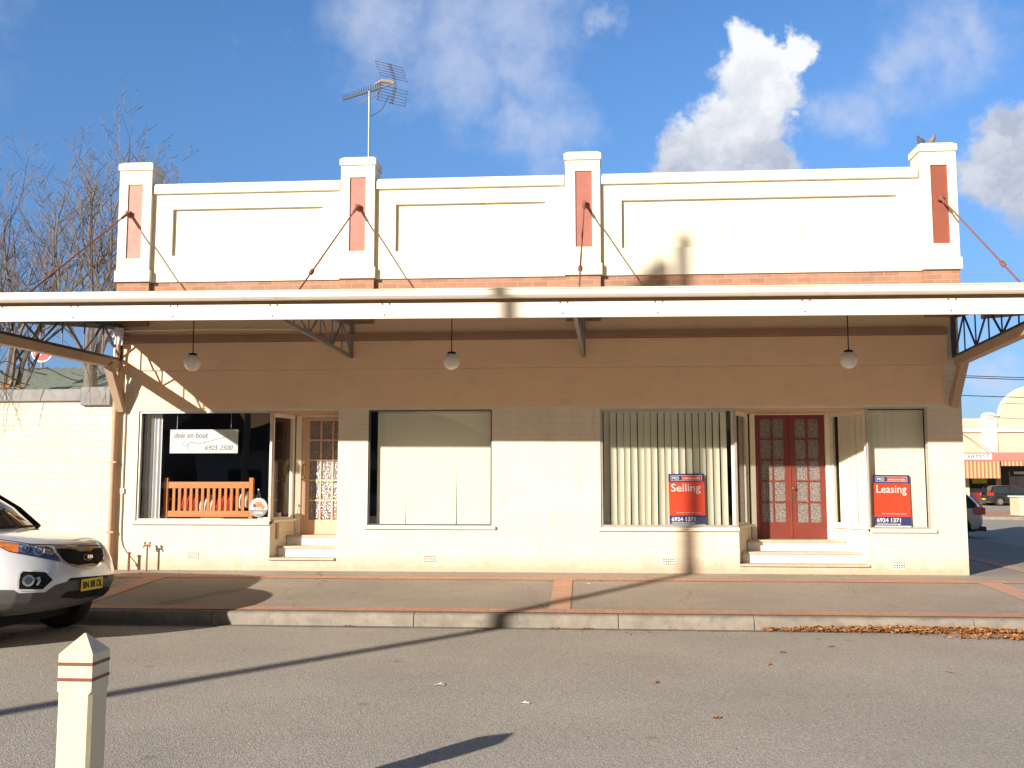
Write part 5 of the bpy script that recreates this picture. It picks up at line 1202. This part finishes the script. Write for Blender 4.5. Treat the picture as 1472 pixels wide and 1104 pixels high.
b = MB(); b.box(25.6, 30.3, 60.06, 60.095, 3.38, 3.80, M['signwhite']); 
T(b, 'sign_panel', None)
o = text_mesh('chemist_letters', 'CHEMIST', .42, M['signblue'], (28.2, 60.05, 3.47), width=1.9); under(t, o)
b = MB(); b.box(18, 30.9, 60.16, 60.19, 1.98, 3.27); b.box(31.0, 60, 60.16, 60.19, 2.9, 3.27); T(b, 'canvas_blind', M['canvas'])
b = MB(); b.box(18, 60, 62.0, 62.1, .15, 3.24); T(b, 'shopfront', M['shopdark'])
for a in (28.9, 31.25): T(MB().box(a, a+.35, 61.85, 61.99, .15, 3.24), 'shop_pier', M['chem'])
T(MB().box(29.4, 31.2, 61.9, 61.98, .15, .9), 'tiled_base', M['shopred']); T(MB().box(29.5, 30.6, 61.9, 61.98, 1.6, 2.5), 'poster', M['yellow'])
b = MB(); b.box(32.6, 34.6, 61.9, 61.98, 2.3, 2.5); T(b, 'lit_sign', M['palepaper'])
for x in (24.5, 28.9, 35.4):
    T(MB().tube([(x, 61.85, 5.4), (x+1.6, 60.3, 3.9)], .03, 5), 'tie_rod', M['galv'])
t = thing('planter_wall', (21.3, 33, .1), 'low cream rendered planter wall on the traffic island at the right edge', 'planter')
T(MB().box(20.35, 23.5, 32.5, 33.6, .05, .98), 'wall', M['chem'], bevel=.02); T(MB().box(20.28, 23.57, 32.43, 33.67, .98, 1.06), 'coping', M['chemtrim'], bevel=.02); T(MB().box(20.5, 23.35, 32.65, 33.45, 1.06, 1.10), 'soil', M['hedge'])
for i, (y0, z0, y1, z1) in enumerate(((58, 9.9, 60, 8.4), (56, 8.6, 60, 7.4), (57, 10.2, 61, 8.9))):
    b = MB(); pts = [(15+35*s, 56+i, z0+(z1-z0)*s-1.2*s*(1-s)) for s in [k/16 for k in range(17)]]; b.tube(pts, .028, 4)
    b.build('overhead_wire', M['black'], label=['upper overhead wire crossing the sky right of the shop', 'lowest overhead wire crossing the sky right of the shop', 'topmost overhead wire crossing the sky right of the shop'][i], cat='wire', group='overhead wires at right')
# ------------------------------------------------------------------ behind the camera: what throws the long shadow and shows in the glass
t = thing('utility_pole', (-11.74, -18, 0), 'tall timber power pole out of frame left whose shadow crosses the road', 'pole')

T = lambda b, name, mat, **k: under(t, b.build(name, mat, **k))
T(MB().tube([(-11.74, -18, -.5), (-11.74, -18, 13.05)], [.12, .085], 14), 'pole_shaft', M['wood_pole'], smooth=True)
b = MB(); b.prismy([(-12.75, 12.05), (-12.0, 12.05), (-12.0, 12.62), (-12.2, 12.5), (-12.42, 12.25)], -18.1, -17.9); b.bar((-12.2, -18, 12.1), (-11.7, -18, 12.1), .05, .05)
T(b, 'shadow_triangle', M['galv'])  # unseen triangle added on the pole, shaped to cast a sloped shadow
t = thing('sky_blocking_hall', (-45, -46, 0), 'added long brown hall with a gabled roof across the street, unseen, keeping low sky out of window reflections', 'hall')  # unseen building added to block bright low sky in the shop glass
T = lambda b, name, mat, **k: under(t, b.build(name, mat, **k))
T(MB().box(-95, -27, -60, -46, 0, 5.0), 'wall', M['opp'])
T(MB().add([(-96, -45, 5), (-26, -45, 5), (-26, -61, 5), (-96, -61, 5), (-96, -53, 8.2), (-26, -53, 8.2)], [(0, 1, 5, 4), (1, 2, 5), (2, 3, 4, 5), (3, 0, 4), (3, 2, 1, 0)]), 'roof', M['opproof'])
t = thing('opposite_house', (2, -44, 0), 'low brown house with hipped roof across the street, seen only in window reflections', 'house')
T = lambda b, name, mat, **k: under(t, b.build(name, mat, **k))
T(MB().box(-24, 30, -56, -44, 0, 3.6), 'wall', M['opp'])
b = MB()
for a, c, zr in ((-25, -4, 6.4), (-4, 14, 5.6), (14, 31, 6.6)):
    b.add([(a, -43.3, 3.6), (c, -43.3, 3.6), (c, -56.7, 3.6), (a, -56.7, 3.6), (a+6, -50, zr), (c-6, -50, zr)], [(0, 1, 5, 4), (1, 2, 5), (2, 3, 4, 5), (3, 0, 4), (3, 2, 1, 0)])
T(b, 'roof', M['opproof'])
b = MB()
for i in range(12): b.box(-22+4.3*i, -20+4.3*i, -44.0, -43.97, 1.0, 2.5)
T(b, 'window', M['shopdark'])
scene.cycles.use_denoising = True
